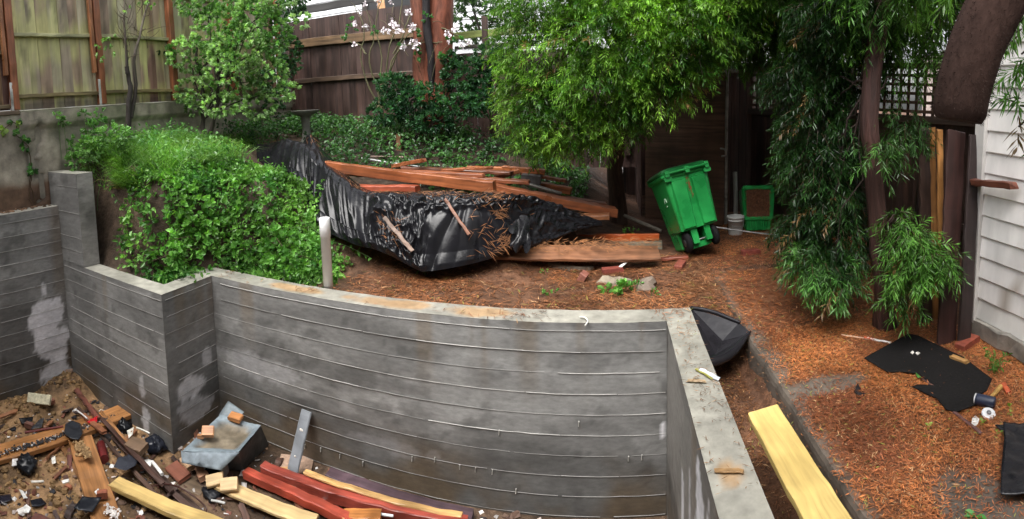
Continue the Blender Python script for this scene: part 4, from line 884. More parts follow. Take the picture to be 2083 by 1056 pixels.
weeping(mb, BC2, 560, .18, 24, .066, .009, (.045,.12,.02), (.12,.26,.04), .35, .55)
BC3 = [B(1838,270,3.2,.14,.15,.1),B(1795,300,3.1,.1,.1,.12),B(1850,235,3.2,.12,.1,.08)]
weeping(mb, BC3, 80, .16, 22, .065, .009, (.03,.08,.02), (.06,.15,.03), .3, .8)
BC4 = [B(1850,480,2.85,.13,.14,.09),B(1888,515,2.72,.14,.14,.07),B(1845,545,2.8,.11,.12,.08),B(1835,592,2.8,.07,.08,.06),B(1905,545,2.68,.06,.07,.04),B(1825,445,2.95,.08,.1,.06)]
weeping(mb, BC4, 260, .14, 24, .062, .0085, (.04,.115,.02), (.10,.24,.04), .3, .7)
mb.build('crown', LEAF, TC)
mb = MB(); pts = [base, bz(1796,560), bz(1786,450,.03), bz(1776,330,.05), bz(1772,200,.08), bz(1788,60,.1), bz(1805,-80,.15)]
pts = curve(pts, 22, .006); tube(mb, pts, np.interp(np.linspace(0,1,22), [0,.06,.3,.7,1], [.105,.078,.07,.068,.062]), 12, (.058,.026,.021), lump=.16)
for b in BC+BC2: limb(mb, pts[rng.integers(14,21)], b[0], .009, .003, (.045,.028,.022), bend=(0,0,.08))
for b in BC4: limb(mb, pts[6], b[0], .012, .004, (.06,.035,.028), bend=(0,-.05,.06))
for k in range(6):
    a = rng.uniform(0, 6.28); tube(mb, curve([base+A_(.03*math.cos(a),.03*math.sin(a),.12), base+A_(.11*math.cos(a),.11*math.sin(a),.03), base+A_(.2*math.cos(a),.2*math.sin(a),-.02)], 6), [.04,.032,.015], 6, (.07,.038,.03)) if False else None
mb.build('trunk', BARK, TC)
# sprays hanging in at the right edge from a tree outside the frame
base = A_(2.0, .55, -.1)
TD = thing('weeping_tree', 'light green drooping sprays hanging in front of the white shed at the right edge', 'tree', base)
BD = [B(2078,110,1.45,.06,.08,.12),B(2075,215,1.45,.05,.07,.05),B(2072,258,1.42,.06,.07,.05),B(2095,60,1.4,.1,.1,.2),B(2090,300,1.4,.05,.05,.05),B(2120,150,1.3,.12,.1,.3),B(2100,-40,1.4,.3,.2,.1)]
mb = MB(); weeping(mb, BD, 84, .12, 18, .07, .0095, (.06,.16,.03), (.15,.32,.06), .2, .55); mb.build('crown', LEAF, TD)
mb = MB(); pts = curve([base, base+A_(0,0,1.4), base+A_(.05,.1,2.9)], 12, .01); tube(mb, pts, np.linspace(.06,.04,12), 9, (.08,.05,.035))
for b in BD: limb(mb, pts[rng.integers(5,11)], b[0], .012, .004, (.07,.05,.03))
mb.build('trunk', BARK, TD)
# sawn-off limb hanging in the upper right corner
ps = [PY(1950,245,1.2), PY(1962,175,1.2), PY(1988,90,1.2), PY(2030,0,1.2), PY(2090,-110,1.2), PY(2150,-300,1.25)]
cp = curve(ps, 22); mb = MB(); rr = np.interp(np.linspace(0,1,22), [0,.03,.2,.5,1], [.072,.084,.086,.088,.10]); tube(mb, cp, rr, 18, (.046,.027,.022), lump=.07)
n = 2600; k = rng.integers(0, 21, n); a = rng.uniform(0, 6.28, n); t_ = nrm(cp[1:]-cp[:-1])[k]; s_ = nrm(np.cross(t_, A_(.2,1,.1))); u_ = np.cross(s_, t_); o_ = s_*np.cos(a)[:,None]+u_*np.sin(a)[:,None]
pp = cp[k]+(cp[k+1]-cp[k])*rng.random(n)[:,None]+o_*rr[k][:,None]*.98; leaves(mb, pp, nrm(o_+rdir(n)*.6-t_*.3), rdir(n), .012, .002, mixcol(n,(.028,.019,.016),(.038,.026,.021)), 'needle')
solo(mb, 'tree_limb', FUR, 'thick dark brown furry-barked limb stub hanging into the upper right corner', 'limb')

# broad-leaved small tree in front of the left fence
def rosettes(mb, blobs, nr, nl=7, L=.06, Wd=.028, ca=(.06,.15,.03), cb=(.19,.33,.10), inner=.55, opn=.85, upb=.5, vary=.15):
    p, o, i = blobpts(blobs, nr, inner); ax = nrm(o + rdir(nr)*.5 + A_(0,0,upb)); k = np.repeat(np.arange(nr), nl)
    s = nrm(np.cross(ax, A_(.3,.2,.1))); u = np.cross(s, ax); a = np.tile(np.arange(nl)*2.4, nr)+rng.uniform(0,6.28,nr)[k]
    rad = s[k]*np.cos(a)[:,None]+u[k]*np.sin(a)[:,None]; lv = np.tile(np.linspace(1.15,.4,nl), nr)*opn
    d = nrm(ax[k]+rad*lv[:,None]*1.3); c = mixcol(nr, ca, cb, p, vary)[k]*(1+rng.normal(0,.1,(len(k),1)))*(np.tile(np.linspace(.8,1.2,nl), nr))[:,None]
    leaves(mb, p[k]+ax[k]*np.tile(np.linspace(0,.025,nl),nr)[:,None], d, ax[k], L*rng.uniform(.7,1.2,len(k)), Wd*rng.uniform(.85,1.15,len(k)), np.clip(c,.002,1)); return p
base = PX(412,266,-5.15); base[2] = float(T(-5.15, base[1]))
TE = thing('broadleaf_tree', 'small tree with glossy pale green rounded leaves in front of the left fence', 'tree', base)
BE = [B(445,60,5.3,.40,.35,.32),B(520,40,5.4,.3,.3,.3),B(380,110,5.1,.26,.3,.26),B(470,150,5.3,.42,.35,.3),B(545,150,5.5,.26,.3,.22),B(390,185,5.1,.24,.25,.18),B(450,215,5.2,.22,.25,.14),B(525,215,5.4,.22,.25,.16),B(585,185,5.6,.16,.2,.10),B(560,70,5.5,.24,.2,.25),B(480,100,5.2,.4,.3,.3),B(420,-10,5.3,.5,.4,.3),B(550,-10,5.5,.4,.3,.2),B(395,222,5.1,.12,.15,.08),B(610,40,5.5,.13,.12,.08)]
mb = MB(); rosettes(mb, BE, 2300, 8, .056, .027, (.13,.28,.08), (.40,.57,.27), .74); mb.build('crown', LEAF, TE)
mb = MB()
for dx in (0, .14): 
    pts = curve([base+A_(dx,.02*dx,-.03), base+A_(dx*1.3,.03,.35), base+A_(dx*2.4-.05,.1,.8), base+A_(dx*3-.1,.1,1.4)], 12, .012); tube(mb, pts, np.linspace(.04,.022,12), 8, (.05,.04,.032), lump=.2)
    for b in BE[dx > 0::2]: limb(mb, pts[rng.integers(4,10)], b[0], .014, .004, (.06,.05,.035))
mb.build('trunk', BARK, TE)
# bare young tree
base = PX(258,280,-5.22); base[2] = float(T(-5.22, base[1]))-.02
TF = thing('bare_tree', 'thin bare young tree with two leaning stems in front of the mossy fence', 'tree', base)
x0 = lambda px, py, x=-5.22: PX(px, py, x)
mb = MB(); dk = (.04,.032,.028); lt = (.24,.20,.15)
tube(mb, curve([base, x0(262,230), x0(264,170), x0(258,135)], 12, .006), np.linspace(.045,.028,12), 8, dk, lump=.3)
tube(mb, curve([x0(266,240), x0(276,180), x0(272,120), x0(282,80), x0(303,0), x0(312,-40)], 14, .004), np.linspace(.03,.01,14), 7, np.linspace(dk, lt, 14), lump=.2)
tube(mb, curve([x0(258,150), x0(256,90), x0(252,30), x0(256,-40)], 12, .004), np.linspace(.022,.009,12), 7, np.linspace(dk, lt, 12), lump=.2)
for k in range(46):
    sx, sy = (rng.uniform(250,262), rng.uniform(10,130)) if k % 2 else (rng.uniform(272,305), rng.uniform(0,110))
    a = x0(sx, sy); b = a+A_(rng.uniform(0,.15), rng.uniform(-.25,.25), rng.uniform(.03,.3)); tube(mb, curve([a,(a+b)/2+rng.normal(0,.02,3),b],5), np.linspace(.005,.0018,5), 4, (.17,.12,.08), False)
mb.build('trunk', BARK, TF)
mb = MB()
for px, py in ((197,103),(210,122),(206,92),(228,100),(229,72),(262,20),(215,88),(300,2),(312,8),(290,4)):
    rosettes(mb, [(x0(px,py,-5.15),(.04,.04,.03))], 2, 5, .05, .026, (.12,.24,.06), (.24,.38,.14), .2)
mb.build('crown', LEAF, TF)
# dark shrub and ivy against the back fence
base = A_(-2.6, 7.0, float(T(-2.6,7.0))-.03)
SF = thing('shrub', 'dark green glossy shrub spreading below the red tree trunk at the back fence', 'shrub', base)
BF_ = [B(800,170,7.0,.28,.3,.14),B(850,200,6.9,.45,.3,.2),B(790,225,6.8,.28,.3,.18),B(880,245,6.8,.36,.3,.14),B(950,150,7.1,.35,.3,.22),B(985,190,7.1,.32,.3,.24),B(940,215,6.9,.4,.3,.14),B(1000,120,7.2,.25,.25,.2),B(920,120,7.2,.15,.2,.1)]
mb = MB(); rosettes(mb, BF_, 1500, 6, .065, .028, (.018,.06,.025), (.05,.14,.055), .45, upb=.3); mb.build('crown', LEAF, SF)
mb = MB()
for b in BF_: limb(mb, base+A_(rng.uniform(-.1,.1),0,0), b[0], .02, .005, (.06,.042,.03), bend=(0,.1,.1))
mb.build('trunk', BARK, SF)
mb = MB(); BI = [B(318,115,5.0,.18,.12,.12),B(305,160,4.9,.14,.1,.08),B(555,180,6.9,.2,.3,.4),B(585,110,7.3,.22,.3,.4),B(590,5,7.2,.3,.3,.2)]
for i in range(len(BI)): pass
rosettes(mb, BI, 520, 5, .06, .045, (.02,.055,.022), (.06,.14,.06), .3, upb=0); solo(mb, 'climbing_ivy', LEAF, 'dark ivy climbing in the corner where the left and back fences meet', 'ivy')
# big tree trunk at the back
RB = A_(-2.42, 7.45, float(T(-2.42,7.45))-.05); RT = thing('conifer_tree', 'thick red-barked split tree trunk rising behind the flowering rose', 'tree', RB)
mb = MB()
p = [PY(885,250,7.45), PY(887,170,7.45), PY(893,90,7.45), PY(895,0,7.45), PY(897,-120,7.45)]; p[0][2] = RB[2]; tube(mb, curve(p, 16), np.linspace(.24,.19,16), 14, (.20,.062,.034), lump=.12)
p = [PY(862,170,7.40), PY(860,90,7.38), PY(852,0,7.36), PY(846,-120,7.36)]; tube(mb, curve([RB+A_(-.06,-.02,0)]+p, 14), np.linspace(.15,.13,14), 12, (.16,.055,.032), lump=.15)
p = [PY(878,180,7.22), PY(876,110,7.2), PY(868,50,7.2), PY(866,-60,7.2)]; tube(mb, curve(p, 12), [.03,.045,.06,.055,.06,.05,.06,.06,.06,.06,.06,.06], 8, (.02,.016,.018), lump=.3)
mb.build('trunk', BARK, RT)
mb = MB(); rosettes(mb, [(PY(895,-260,7.4),(1.0,.9,.6)),(PY(860,-330,7.3),(.7,.8,.5))], 300, 6, .09, .02, (.03,.07,.02), (.05,.12,.03), .4); mb.build('crown', LEAF, RT)
# tree beyond the fence, dark leaves against pale house
base = A_(-1.2, 9.2, .3); TG = thing('broadleaf_tree', 'dark leafy tree seen against the pale house beyond the back fence', 'tree', base)
mb = MB(); BG = [B(960,40,9.2,.5,.4,.5),B(1020,20,9.2,.4,.4,.4),B(940,-30,9.2,.5,.4,.4),B(1040,70,9.1,.25,.3,.2)]; rosettes(mb, BG, 420, 6, .10, .034, (.03,.06,.025), (.08,.15,.06), .3); mb.build('crown', LEAF, TG)
mb = MB(); 
for b in BG: limb(mb, base, b[0], .05, .012, (.05,.04,.03))
mb.build('trunk', BARK, TG)
# climbing rose with pale flowers
base = PY(770,170,7.35); base[2] = float(T(base[0],7.35)); RO = thing('rose_bush', 'arching rose with pale pinkish-white flowers in front of the dark back fence', 'rose', base)
mb = MB(); gc = (.20,.19,.10)
for pl in ([(755,190),(752,120),(760,80),(745,20)],[(765,185),(790,110),(812,40),(818,-20)],[(768,175),(800,120),(840,90),(900,85)],[(758,180),(735,130),(742,60),(720,10)],[(770,150),(815,95),(850,60),(920,62),(955,95)],[(765,160),(775,110),(765,50),(780,-10)],[(800,110),(830,50),(855,-5)],[(745,110),(730,90),(710,86)]):
    y = 7.3-rng.uniform(0,.25); q = [PY(a, b, y) for a, b in pl]; q[0] = base+A_(rng.uniform(-.05,.05),0,.4) if pl[0][1] > 140 else q[0]; tube(mb, curve(q, 14, .01), np.linspace(.014,.006,14), 6, gc)
tube(mb, [base, base+A_(0,0,.45)], .025, 7, (.1,.07,.05))
for k in range(22):
    a = PY(rng.uniform(720,930), rng.uniform(20,120), 7.15); b = a+rng.normal(0,.14,3); tube(mb, curve([a,(a+b)/2+A_(0,0,.03),b],5), .004, 4, (.17,.15,.08), False)
mb.build('cane', BARK, RO)
mb = MB()
for px, py in ((715,55),(705,78),(850,70),(865,35),(760,60),(905,110),(845,105),(850,112),(920,80),(940,85),(812,95),(720,45)): rosettes(mb, [(PY(px,py,7.1),(.05,.05,.04))], 4, 5, .06, .036, (.05,.16,.05), (.10,.26,.08), .2)
mb.build('foliage', LEAF, RO)
for i, (px, py, s_) in enumerate([(722,50,1.2),(744,53,.9),(722,89,1),(801,48,1.5),(780,61,1.1),(792,63,.9),(811,64,1.1),(840,57,1.3),(844,86,1.4),(845,92,1.1),(820,94,1.1),(829,26,1),(912,66,1.2),(927,60,.9),(912,84,.7),(938,93,.9),(955,86,1.1),(732,28,.7),(743,8,.8),(768,1,1),(795,5,.7)]):
    mb = MB(); p = PY(px, py, 7.02); n = 16; leaves(mb, p+rng.normal(0,.018*s_,(n,3)), rdir(n)+A_(0,-.4,.1), rdir(n), .040*s_, .036*s_, mixcol(n,(.80,.70,.74),(.86,.82,.84),None,.04)); mb.build('flower', PAINT, RO)
# birdbath
pb = PY(624,280,6.55); pb[2] = float(T(pb[0],6.55))-.03; k_ = PY(624,224,6.55)[2]-pb[2]
mb = MB(); lathe(mb, pb, [(.15,0),(.15,.05),(.10,.08),(.07,.14),(.062,k_*.55),(.075,k_*.8),(.10,k_*.86),(.19,k_*.93),(.215,k_*.985),(.215,k_),(.195,k_),(.12,k_*.95)], 24, (.22,.215,.19)); solo(mb, 'birdbath', CONCO, 'grey stone birdbath on a pedestal in front of the dark back fence', 'birdbath')

# leafy mound of vines over the bank behind the jog of the wall
def mound(px0, px1, fy0, fy1, n): pass
base = A_(-3.6, 4.3, .0)
VB = thing('bramble_bush', 'dense mid-green leafy vine mound tumbling down the bank behind the concrete wall', 'bush', base)
BV = [(A_(-4.10,3.75,.62),(.22,.3,.26)),(A_(-4.10,3.5,.30),(.2,.25,.3)),(A_(-3.95,3.95,.66),(.36,.36,.30)),(A_(-3.95,3.75,.25),(.36,.3,.32)),(A_(-3.5,4.15,.42),(.34,.32,.24)),(A_(-3.35,4.05,.16),(.34,.26,.22)),(A_(-3.0,4.1,.20),(.28,.25,.2)),(A_(-2.85,4.1,.15),(.22,.22,.18)),(A_(-4.0,4.3,.88),(.3,.3,.12)),(A_(-4.0,3.45,.12),(.24,.2,.16)),(A_(-3.62,3.98,.08),(.25,.14,.14)),(A_(-3.1,3.95,.08),(.35,.14,.12))]
mb = MB(); rosettes(mb, BV, 420, 5, .058, .036, (.07,.20,.035), (.17,.37,.07), .75, upb=.35, opn=1.1)
x, y = rng.uniform(-4.65,-2.45,4200), rng.uniform(3.2,5.2,4200); hb = .6*fbm(x*1.9, y*1.9, 0, 55)+.4*fbm(x*6, y*6, 0, 56); kk = (fbm(x*4.5, y*4.5, 0, 58) > .34) & (y > np.interp(x,[-4.6,-3.8,-3.7,-2.4],[3.2,3.25,3.82,3.85])) & (T(x,y) < 1.02) & (y < np.interp(x,[-4.6,-3.8,-3.2,-2.4],[5.0,5.15,4.85,4.35])) & (x > -4.62+.3*fbm(y*5,0,0,3)-.1) & (rng.random(len(x)) < np.interp(x,[-2.9,-2.5],[1,.25]))
x, y, hb = x[kk], y[kk], hb[kk]; n = len(x); dz = T(x, y+.04)-T(x, y-.04); g_ = nrm(np.stack([np.zeros(n), -dz, np.full(n,.08)],1)+A_(0,-.25,0)); pz = np.stack([x, y, T(x,y)], 1)+g_*(rng.random(n)**.6*(.05+.85*np.clip(hb-.36,0,1)*np.interp(x,[-3.7,-2.7],[1,.55])))[:,None]; pz[:,1] = np.maximum(pz[:,1], np.interp(x,[-3.8,-3.75],[3.13,3.80]))
k = np.repeat(np.arange(n), 5); cc_ = mixcol(n, (.055,.17,.035), (.21,.42,.085), pz, .25)[k]*(1+rng.normal(0,.14,(len(k),1)))
leaves(mb, pz[k]+rng.normal(0,.028,(len(k),3)), g_[k]*.7+rdir(len(k)), rdir(len(k))*.6+g_[k], .05*rng.uniform(.5,1.6,len(k)), .034*rng.uniform(.6,1.4,len(k)), np.clip(cc_,.002,1))
for i in range(150):
    j = rng.integers(0, n); q = pz[j]; e = q+A_(rng.normal(0,.18), -rng.uniform(-.05,.18), rng.uniform(-.15,.30)); pts = curve([q, (q+e)/2+A_(0,0,.03), e], 9); tube(mb, pts, .003, 4, (.10,.17,.06), False); leaves(mb, pts[2:], rdir(7)+A_(0,-.3,.3), rdir(7)+A_(0,0,1), .05, .03, mixcol(7,(.10,.26,.05),(.18,.38,.09)))
rosettes(mb, BV, 200, 4, .075, .05, (.10,.25,.05), (.17,.36,.09), .92, upb=.5); mb.build('foliage', LEAF, VB)
mb = MB()
for b in BV:
    for k in range(3): limb(mb, base+rng.normal(0,.15,3)*A_(1,.5,0)-A_(0,0,.05), b[0]+rng.normal(0,.12,3), .008, .003, (.09,.06,.035))
mb.build('stem', BARK, VB)
# tall grass and weeds on the terrace (uncountable)
def grass(mb, n, fx, fy, L, ca, cb, lean=.5, Wd=.007, seg=3, dirb=(0,0,0)):
    x, y = rng.uniform(*fx, n), rng.uniform(*fy, n); keep = (fbm(x*4, y*4, 0, 77) > .36) & (T(x, y) > .82); x, y = x[keep], y[keep]; n = len(x)
    p = np.stack([x, y, T(x, y)-.01], 1); d = nrm(rdir(n)*A_(1,1,0)*lean + A_(*dirb) + A_(0,0,1)); l = L*rng.uniform(.5,1.2,n); s = nrm(np.cross(d, rdir(n)))*Wd/2
    c = mixcol(n, ca, cb, p, .15); h = nrm(d*A_(1,1,0)+A_(1e-4,0,0)); pts = [p, p+d*l[:,None]*.45, p+d*l[:,None]*.8+h*l[:,None]*.18-A_(0,0,1)*l[:,None]*.06, p+d*l[:,None]*.95+h*l[:,None]*.5-A_(0,0,1)*l[:,None]*.28]
    w = [1, .9, .6, .1]; V = np.stack(sum([[q-s*k, q+s*k] for q, k in zip(pts, w)], []), 1); ix = np.arange(n)[:,None]*8
    mb.add(V.reshape(-1,3), np.concatenate([ix+np.array([[0,1,3,2]])+2*k for k in range(3)]), np.repeat(c, 8, 0))
mb = MB(); grass(mb, 6500, (-5.5,-4.3), (3.2,5.0), .34, (.11,.27,.05), (.28,.48,.12), .75); grass(mb, 2600, (-4.88,-4.2), (3.15,3.5), .22, (.13,.28,.04), (.24,.42,.08), .4, dirb=(.1,-.6,-.2)); grass(mb, 900, (-5.4,-4.7), (5.0,6.0), .2, (.08,.2,.03), (.16,.3,.06))
grass(mb, 700, (-4.85,-4.3), (3.15,3.4), .26, (.28,.22,.09), (.36,.30,.15), .4, dirb=(.1,-.9,-.6)); grass(mb, 260, (-5.6,-5.3), (3.1,3.25), .34, (.28,.22,.09), (.36,.30,.15), .4, dirb=(-.1,-.9,-.5))
x, y = rng.uniform(-5.5,-4.2,420), rng.uniform(3.2,5.0,420); kk = (fbm(x*2.5,y*2.5,0,57) > .45) & (T(x,y) > .75); x, y = x[kk], y[kk]; n = len(x); p = np.stack([x,y,T(x,y)+rng.uniform(.05,.32,n)],1); k = np.repeat(np.arange(n),6)
leaves(mb, p[k]+rng.normal(0,.03,(len(k),3)), rdir(len(k))+A_(0,-.2,.3), rdir(len(k))*.5+A_(0,-.2,1), .055*rng.uniform(.6,1.4,len(k)), .03, mixcol(n,(.09,.24,.06),(.20,.38,.13),p,.15)[k])
stuff(mb, 'tall_grass', LEAF, 'bright tall grass growing over the edge of the left terrace', 'grass')
base = A_(-5.2,3.25,float(T(-5.2,3.25)))
WD = thing('weed', 'tall leafy weed clump above the concrete column beside the old wall', 'weed', base)
BW = [(A_(-5.35,3.22,1.33),(.16,.12,.13)),(A_(-5.15,3.25,1.30),(.2,.12,.13)),(A_(-5.3,3.4,1.5),(.12,.1,.12)),(A_(-5.0,3.5,1.4),(.25,.2,.15)),(A_(-5.3,3.15,1.15),(.2,.1,.1))]
mb = MB(); rosettes(mb, BW, 260, 5, .055, .032, (.08,.21,.05), (.18,.34,.11), .35)
for px, py in ((118,240),(130,248),(172,232),(205,230),(190,245),(222,242)): rosettes(mb, [(PX(px,py,-5.42),(.05,.05,.05))], 7, 5, .05, .028, (.11,.26,.07), (.2,.36,.13), .2)
mb.build('foliage', LEAF, WD); mb = MB()
for px, py in ((118,240),(130,248),(172,232),(205,230),(190,245),(222,242)): e = PX(px,py,-5.42); tube(mb, curve([A_(e[0],e[1],1.2), e],4), .004, 5, (.12,.2,.06))
for b in BW: limb(mb, base, b[0], .006, .003, (.1,.16,.06))
mb.build('stem', BARK, WD)
# low leafy cover below the back fence
x, y = rng.uniform(-5.4,-.3,5200), rng.uniform(5.7,7.9,5200); k = (fbm(x*1.6, y*1.6, 0, 88) > .44) | ((x < -3.1) & (fbm(x*2, y*2, 0, 88) > .3)); k &= rng.random(len(x)) < np.interp(x, [-5.4,-3.6,-2.6,-.3], [.9,.65,.6,.6]); k &= ~((np.abs(x+4.33+.6*(y-6.55)*-.2) < .3) & (y < 6.8)); x, y = x[k], y[k]; n = len(x)
p = np.stack([x, y, T(x, y)+rng.uniform(.02,.30,n)**1.0*np.interp(x,[-5,-3.2,-2.4,0],[1,1,.6,.5])], 1); k = np.repeat(np.arange(n), 4); c = mixcol(n, (.025,.075,.025), (.08,.20,.05), p, .2)[k]
mb = MB(); leaves(mb, p[k]+rng.normal(0,.02,(len(k),3)), rdir(len(k))+A_(0,-.2,.5), rdir(len(k))*.4+A_(0,-.3,1), .055*rng.uniform(.6,1.3,len(k)), .036, c)
stuff(mb, 'ground_cover', LEAF, 'low leafy plants covering the soil below the back fence', 'ground cover')
base = PY(492,285,5.9); base[2] = float(T(base[0],5.9)); mb = MB()
for k in range(13):
    a = k*.5+rng.uniform(0,.3); pts = curve([base, base+A_(.16*math.cos(a),.16*math.sin(a),.22), base+A_(.36*math.cos(a),.36*math.sin(a),.16)], 16)
    for s_ in (-1, 1):
        t_ = nrm(np.gradient(pts, axis=0)); sd_ = nrm(np.cross(t_, A_(0,0,1)))*s_; leaves(mb, pts[2:], sd_[2:]+t_[2:]*.4, np.tile(A_(0,0,1),(14,1)), .07*np.linspace(1,.3,14), .018, (.06,.16,.05), 'needle')
solo(mb, 'fern', LEAF, 'green fern in the dark corner left of the birdbath', 'fern')
mb = MB()
for px, py in ((5,258),(14,268),(28,252),(30,245),(35,272),(42,285),(52,296),(60,298),(66,345),(70,340),(62,350),(68,352)):
    c = ((.24,.38,.08),(.34,.48,.12)) if py < 270 and px < 30 else ((.05,.14,.04),(.10,.22,.07)); rosettes(mb, [(PX(px,py,-5.55),(.03,.03,.03))], 2, 4, .065, .055, *c, .2)
for pl in ([(8,262),(30,248),(36,275),(58,298)],[(58,298),(64,345),(62,380)],[(62,345),(60,400),(75,425)],[(62,380),(72,412),(70,425)]): tube(mb, curve([PX(a,b,-5.57) for a,b in pl],10,.006), .006, 5, (.12,.08,.05))
solo(mb, 'climbing_ivy', LEAF, 'ivy strand with yellow-green leaves trailing down the crack in the old wall', 'ivy')
# seedlings in the needle bank
for i, (px, py, s_, nn_, lb) in enumerate(((710,490,1,4,'small green seedling on bare soil right of the white pipe'),(698,545,1.3,9,'grassy green tuft between the white pipe and the black sheet'),(1255,600,1.5,10,'leafy weed near the wall top, largest of the seedlings by the mortar lump'),(1283,590,1,5,'seedling just right of the largest leafy weed by the wall top'),(1108,560,.7,2,'tiny seedling on needles below the lowest point of the weathered plank'),(725,520,.8,3,'seedling by the foot of the sheet above the grassy tuft'),(1325,605,.8,2,'tiny leaf pair on the needles beside the wall corner'),(1116,605,.9,3,'seedling at the wall edge left of the middle'),(860,555,.8,3,'seedling at the lowest corner of the black sheet'),(1282,478,1,6,'green weed behind the bright orange-red board'))):
    p = onG(px, py); mb = MB(); rosettes(mb, [(p+A_(0,0,.04*s_),(.035*s_*min(nn_,6)**.5,.03,.02*s_))], nn_*2, 4, .035*s_, .022*s_, (.10,.26,.05), (.18,.38,.08), .1); tube(mb, [p-A_(0,0,.01), p+A_(0,0,.05*s_)], .003, 5, (.1,.18,.05)); tag(mb.build('seedling', LEAF), lb, 'plant', 'small weeds sprouting in the bank')

# ------------------------------------------------------------------ fallen needles
def litter(n, xr, yr, fn, dens, Lr=(.018,.05), Wd=.0034, cols=((.33,.13,.045),(.17,.065,.03)), h=.004, pale=.06, tilt=.16):
    x, y = rng.uniform(*xr, n), rng.uniform(*yr, n); k = rng.random(n) < dens(x, y); x, y = x[k], y[k]; m = len(x)
    z = fn(x, y)+h+rng.uniform(0,.012,m); a = rng.uniform(0, 6.28, m); d = np.stack([np.cos(a), np.sin(a), rng.normal(0, tilt, m)], 1)
    c = mixcol(m, *cols, np.stack([x*.6,y*.6,z],1), .3); pl = rng.random(m) < pale; c[pl] = A_(.50,.30,.15)*rng.uniform(.7,1.2,(pl.sum(),1))
    g = rng.random(m) < .015; c[g] = A_(.28,.30,.06)
    mb = MB(); leaves(mb, np.stack([x,y,z],1), d, np.tile(A_(0,0,1),(m,1))+rdir(m)*.3, rng.uniform(*Lr,m), Wd*rng.uniform(.6,1.4,m), np.clip(c,.002,1), 'needle', droop=.0); return mb
SLC = ((.21,.066,.028),(.46,.16,.05))
mb = litter(70000, (.98,2.44), (.9,3.4), G, dslab, (.016,.045), .0038, SLC); stuff(mb, 'pine_needles', NEEDLE, 'orange-brown fallen needles matted over the concrete path', 'needles')
mb = litter(34000, (.95,3.2), (3.4,6.6), G, lambda x, y: np.clip(.25+1.2*fbm(x*1.5,y*1.5,0,94),0,1), (.03,.07), .005, SLC); stuff(mb, 'pine_needles', NEEDLE, 'brown fallen needles on the ground between the green bin and the right tree', 'needles')
mb = litter(11000, (.62,.96), (.9,4.4), G, lambda x, y: .4+.6*fbm(x*3,y*3,0,95), (.02,.05), .0036, ((.25,.10,.035),(.12,.05,.022))); stuff(mb, 'pine_needles', NEEDLE, 'dark brown needles filling the trench between wall and path', 'needles')
mb = litter(30000, (-2.9,.95), (3.78,5.2), G, lambda x, y: np.clip(2.0*fbm(x*1.2,y*2.5,0,96)-.35,0,1)*(1-sst(T(x,y), .10, .30))*sst(x,-2.7,-1.6), (.05,.12), .006, ((.34,.13,.05),(.16,.065,.03)), .005, .05, .1); stuff(mb, 'pine_needles', NEEDLE, 'long reddish needles strewn over the low bank behind the concrete wall', 'needles')
wallz = lambda x, y: np.zeros_like(x)+.006
mb = litter(2600, (-3.5,.6), (3.56,3.74), wallz, lambda x, y: np.clip(2.2*fbm(x*1.6,y*3,0,97)-.75,0,1), (.03,.10), .005, ((.26,.10,.04),(.12,.055,.03)), .002, .03, .04)
m2 = litter(1500, (.42,.60), (.9,3.6), wallz, lambda x, y: np.clip(2.2*fbm(x*4,y*3,0,98)-.75,0,1), (.015,.05), .0035, ((.28,.13,.05),(.14,.07,.035)), .002, .03, .04)
for i in range(len(m2.v)): mb.add(m2.v[i], m2.f[i], m2.t[i])
stuff(mb, 'pine_needles', NEEDLE, 'scattered needles lying on top of the concrete wall', 'needles')
# needles caught in the folds of the black sheet
Vt = TARP.reshape(-1,3); uu = U2.ravel(); v2 = V2.ravel(); w = (np.exp(-((v2-.02)/.13)**2)*(uu > 4)*(uu < 12) + .9*np.exp(-((uu-12.6-1.2*v2)/.8)**2)*(v2 > -.05)*(v2 < .9) + .35*(np.abs(uu-8)<.6)*(v2>.5)*(v2<.9)+ .15*(uu>13)*(v2<.3)*(v2>-.1)+ .25*(uu<4)*(v2<.2)*(v2>-.1)); w = w*np.clip(2.2*fbm(uu*1.5, v2*8, 0, 99)-.75, 0, 1)
NT_ = 1050; i = rng.choice(len(Vt), NT_, p=w/w.sum()); a = rng.uniform(-1.2,1.2,NT_); e1 = nrm(np.gradient(TARP,axis=0)).reshape(-1,3)[i]; e2 = nrm(np.gradient(TARP,axis=1)).reshape(-1,3)[i]; en = nrm(np.cross(e2,e1)); en = np.where((en[:,1]>.3)[:,None],-en,en); p = Vt[i]+en*.012+e1*rng.normal(0,.02,(NT_,1))
mb = MB(); leaves(mb, p, e1*np.cos(a)[:,None]+e2*np.sin(a)[:,None]+en*.05, en, rng.uniform(.05,.13,NT_), .005, mixcol(NT_,(.34,.15,.06),(.17,.075,.035)), 'needle', droop=.1); stuff(mb, 'pine_needles', NEEDLE, 'brown needles caught in the folds of the black sheet', 'needles')
p0, p1 = PY(1020,510,4.76), PY(1335,513,4.92); n = 500; f_ = rng.random(n); p = p0+(p1-p0)*f_[:,None]+np.stack([np.zeros(n), rng.uniform(-.08,.08,n), np.zeros(n)],1); p[:,2] += .03+.42*(p[:,1]-p0[1])+.008; a = rng.normal(0,.5,n)
mb = MB(); leaves(mb, p, np.stack([np.cos(a), np.sin(a), .4*np.sin(a)],1), np.tile(A_(0,-.4,1),(n,1)), rng.uniform(.04,.1,n), .006, mixcol(n,(.34,.14,.05),(.14,.065,.03)), 'needle', droop=0); stuff(mb, 'pine_needles', NEEDLE, 'needles lying on the weathered wide plank', 'needles')

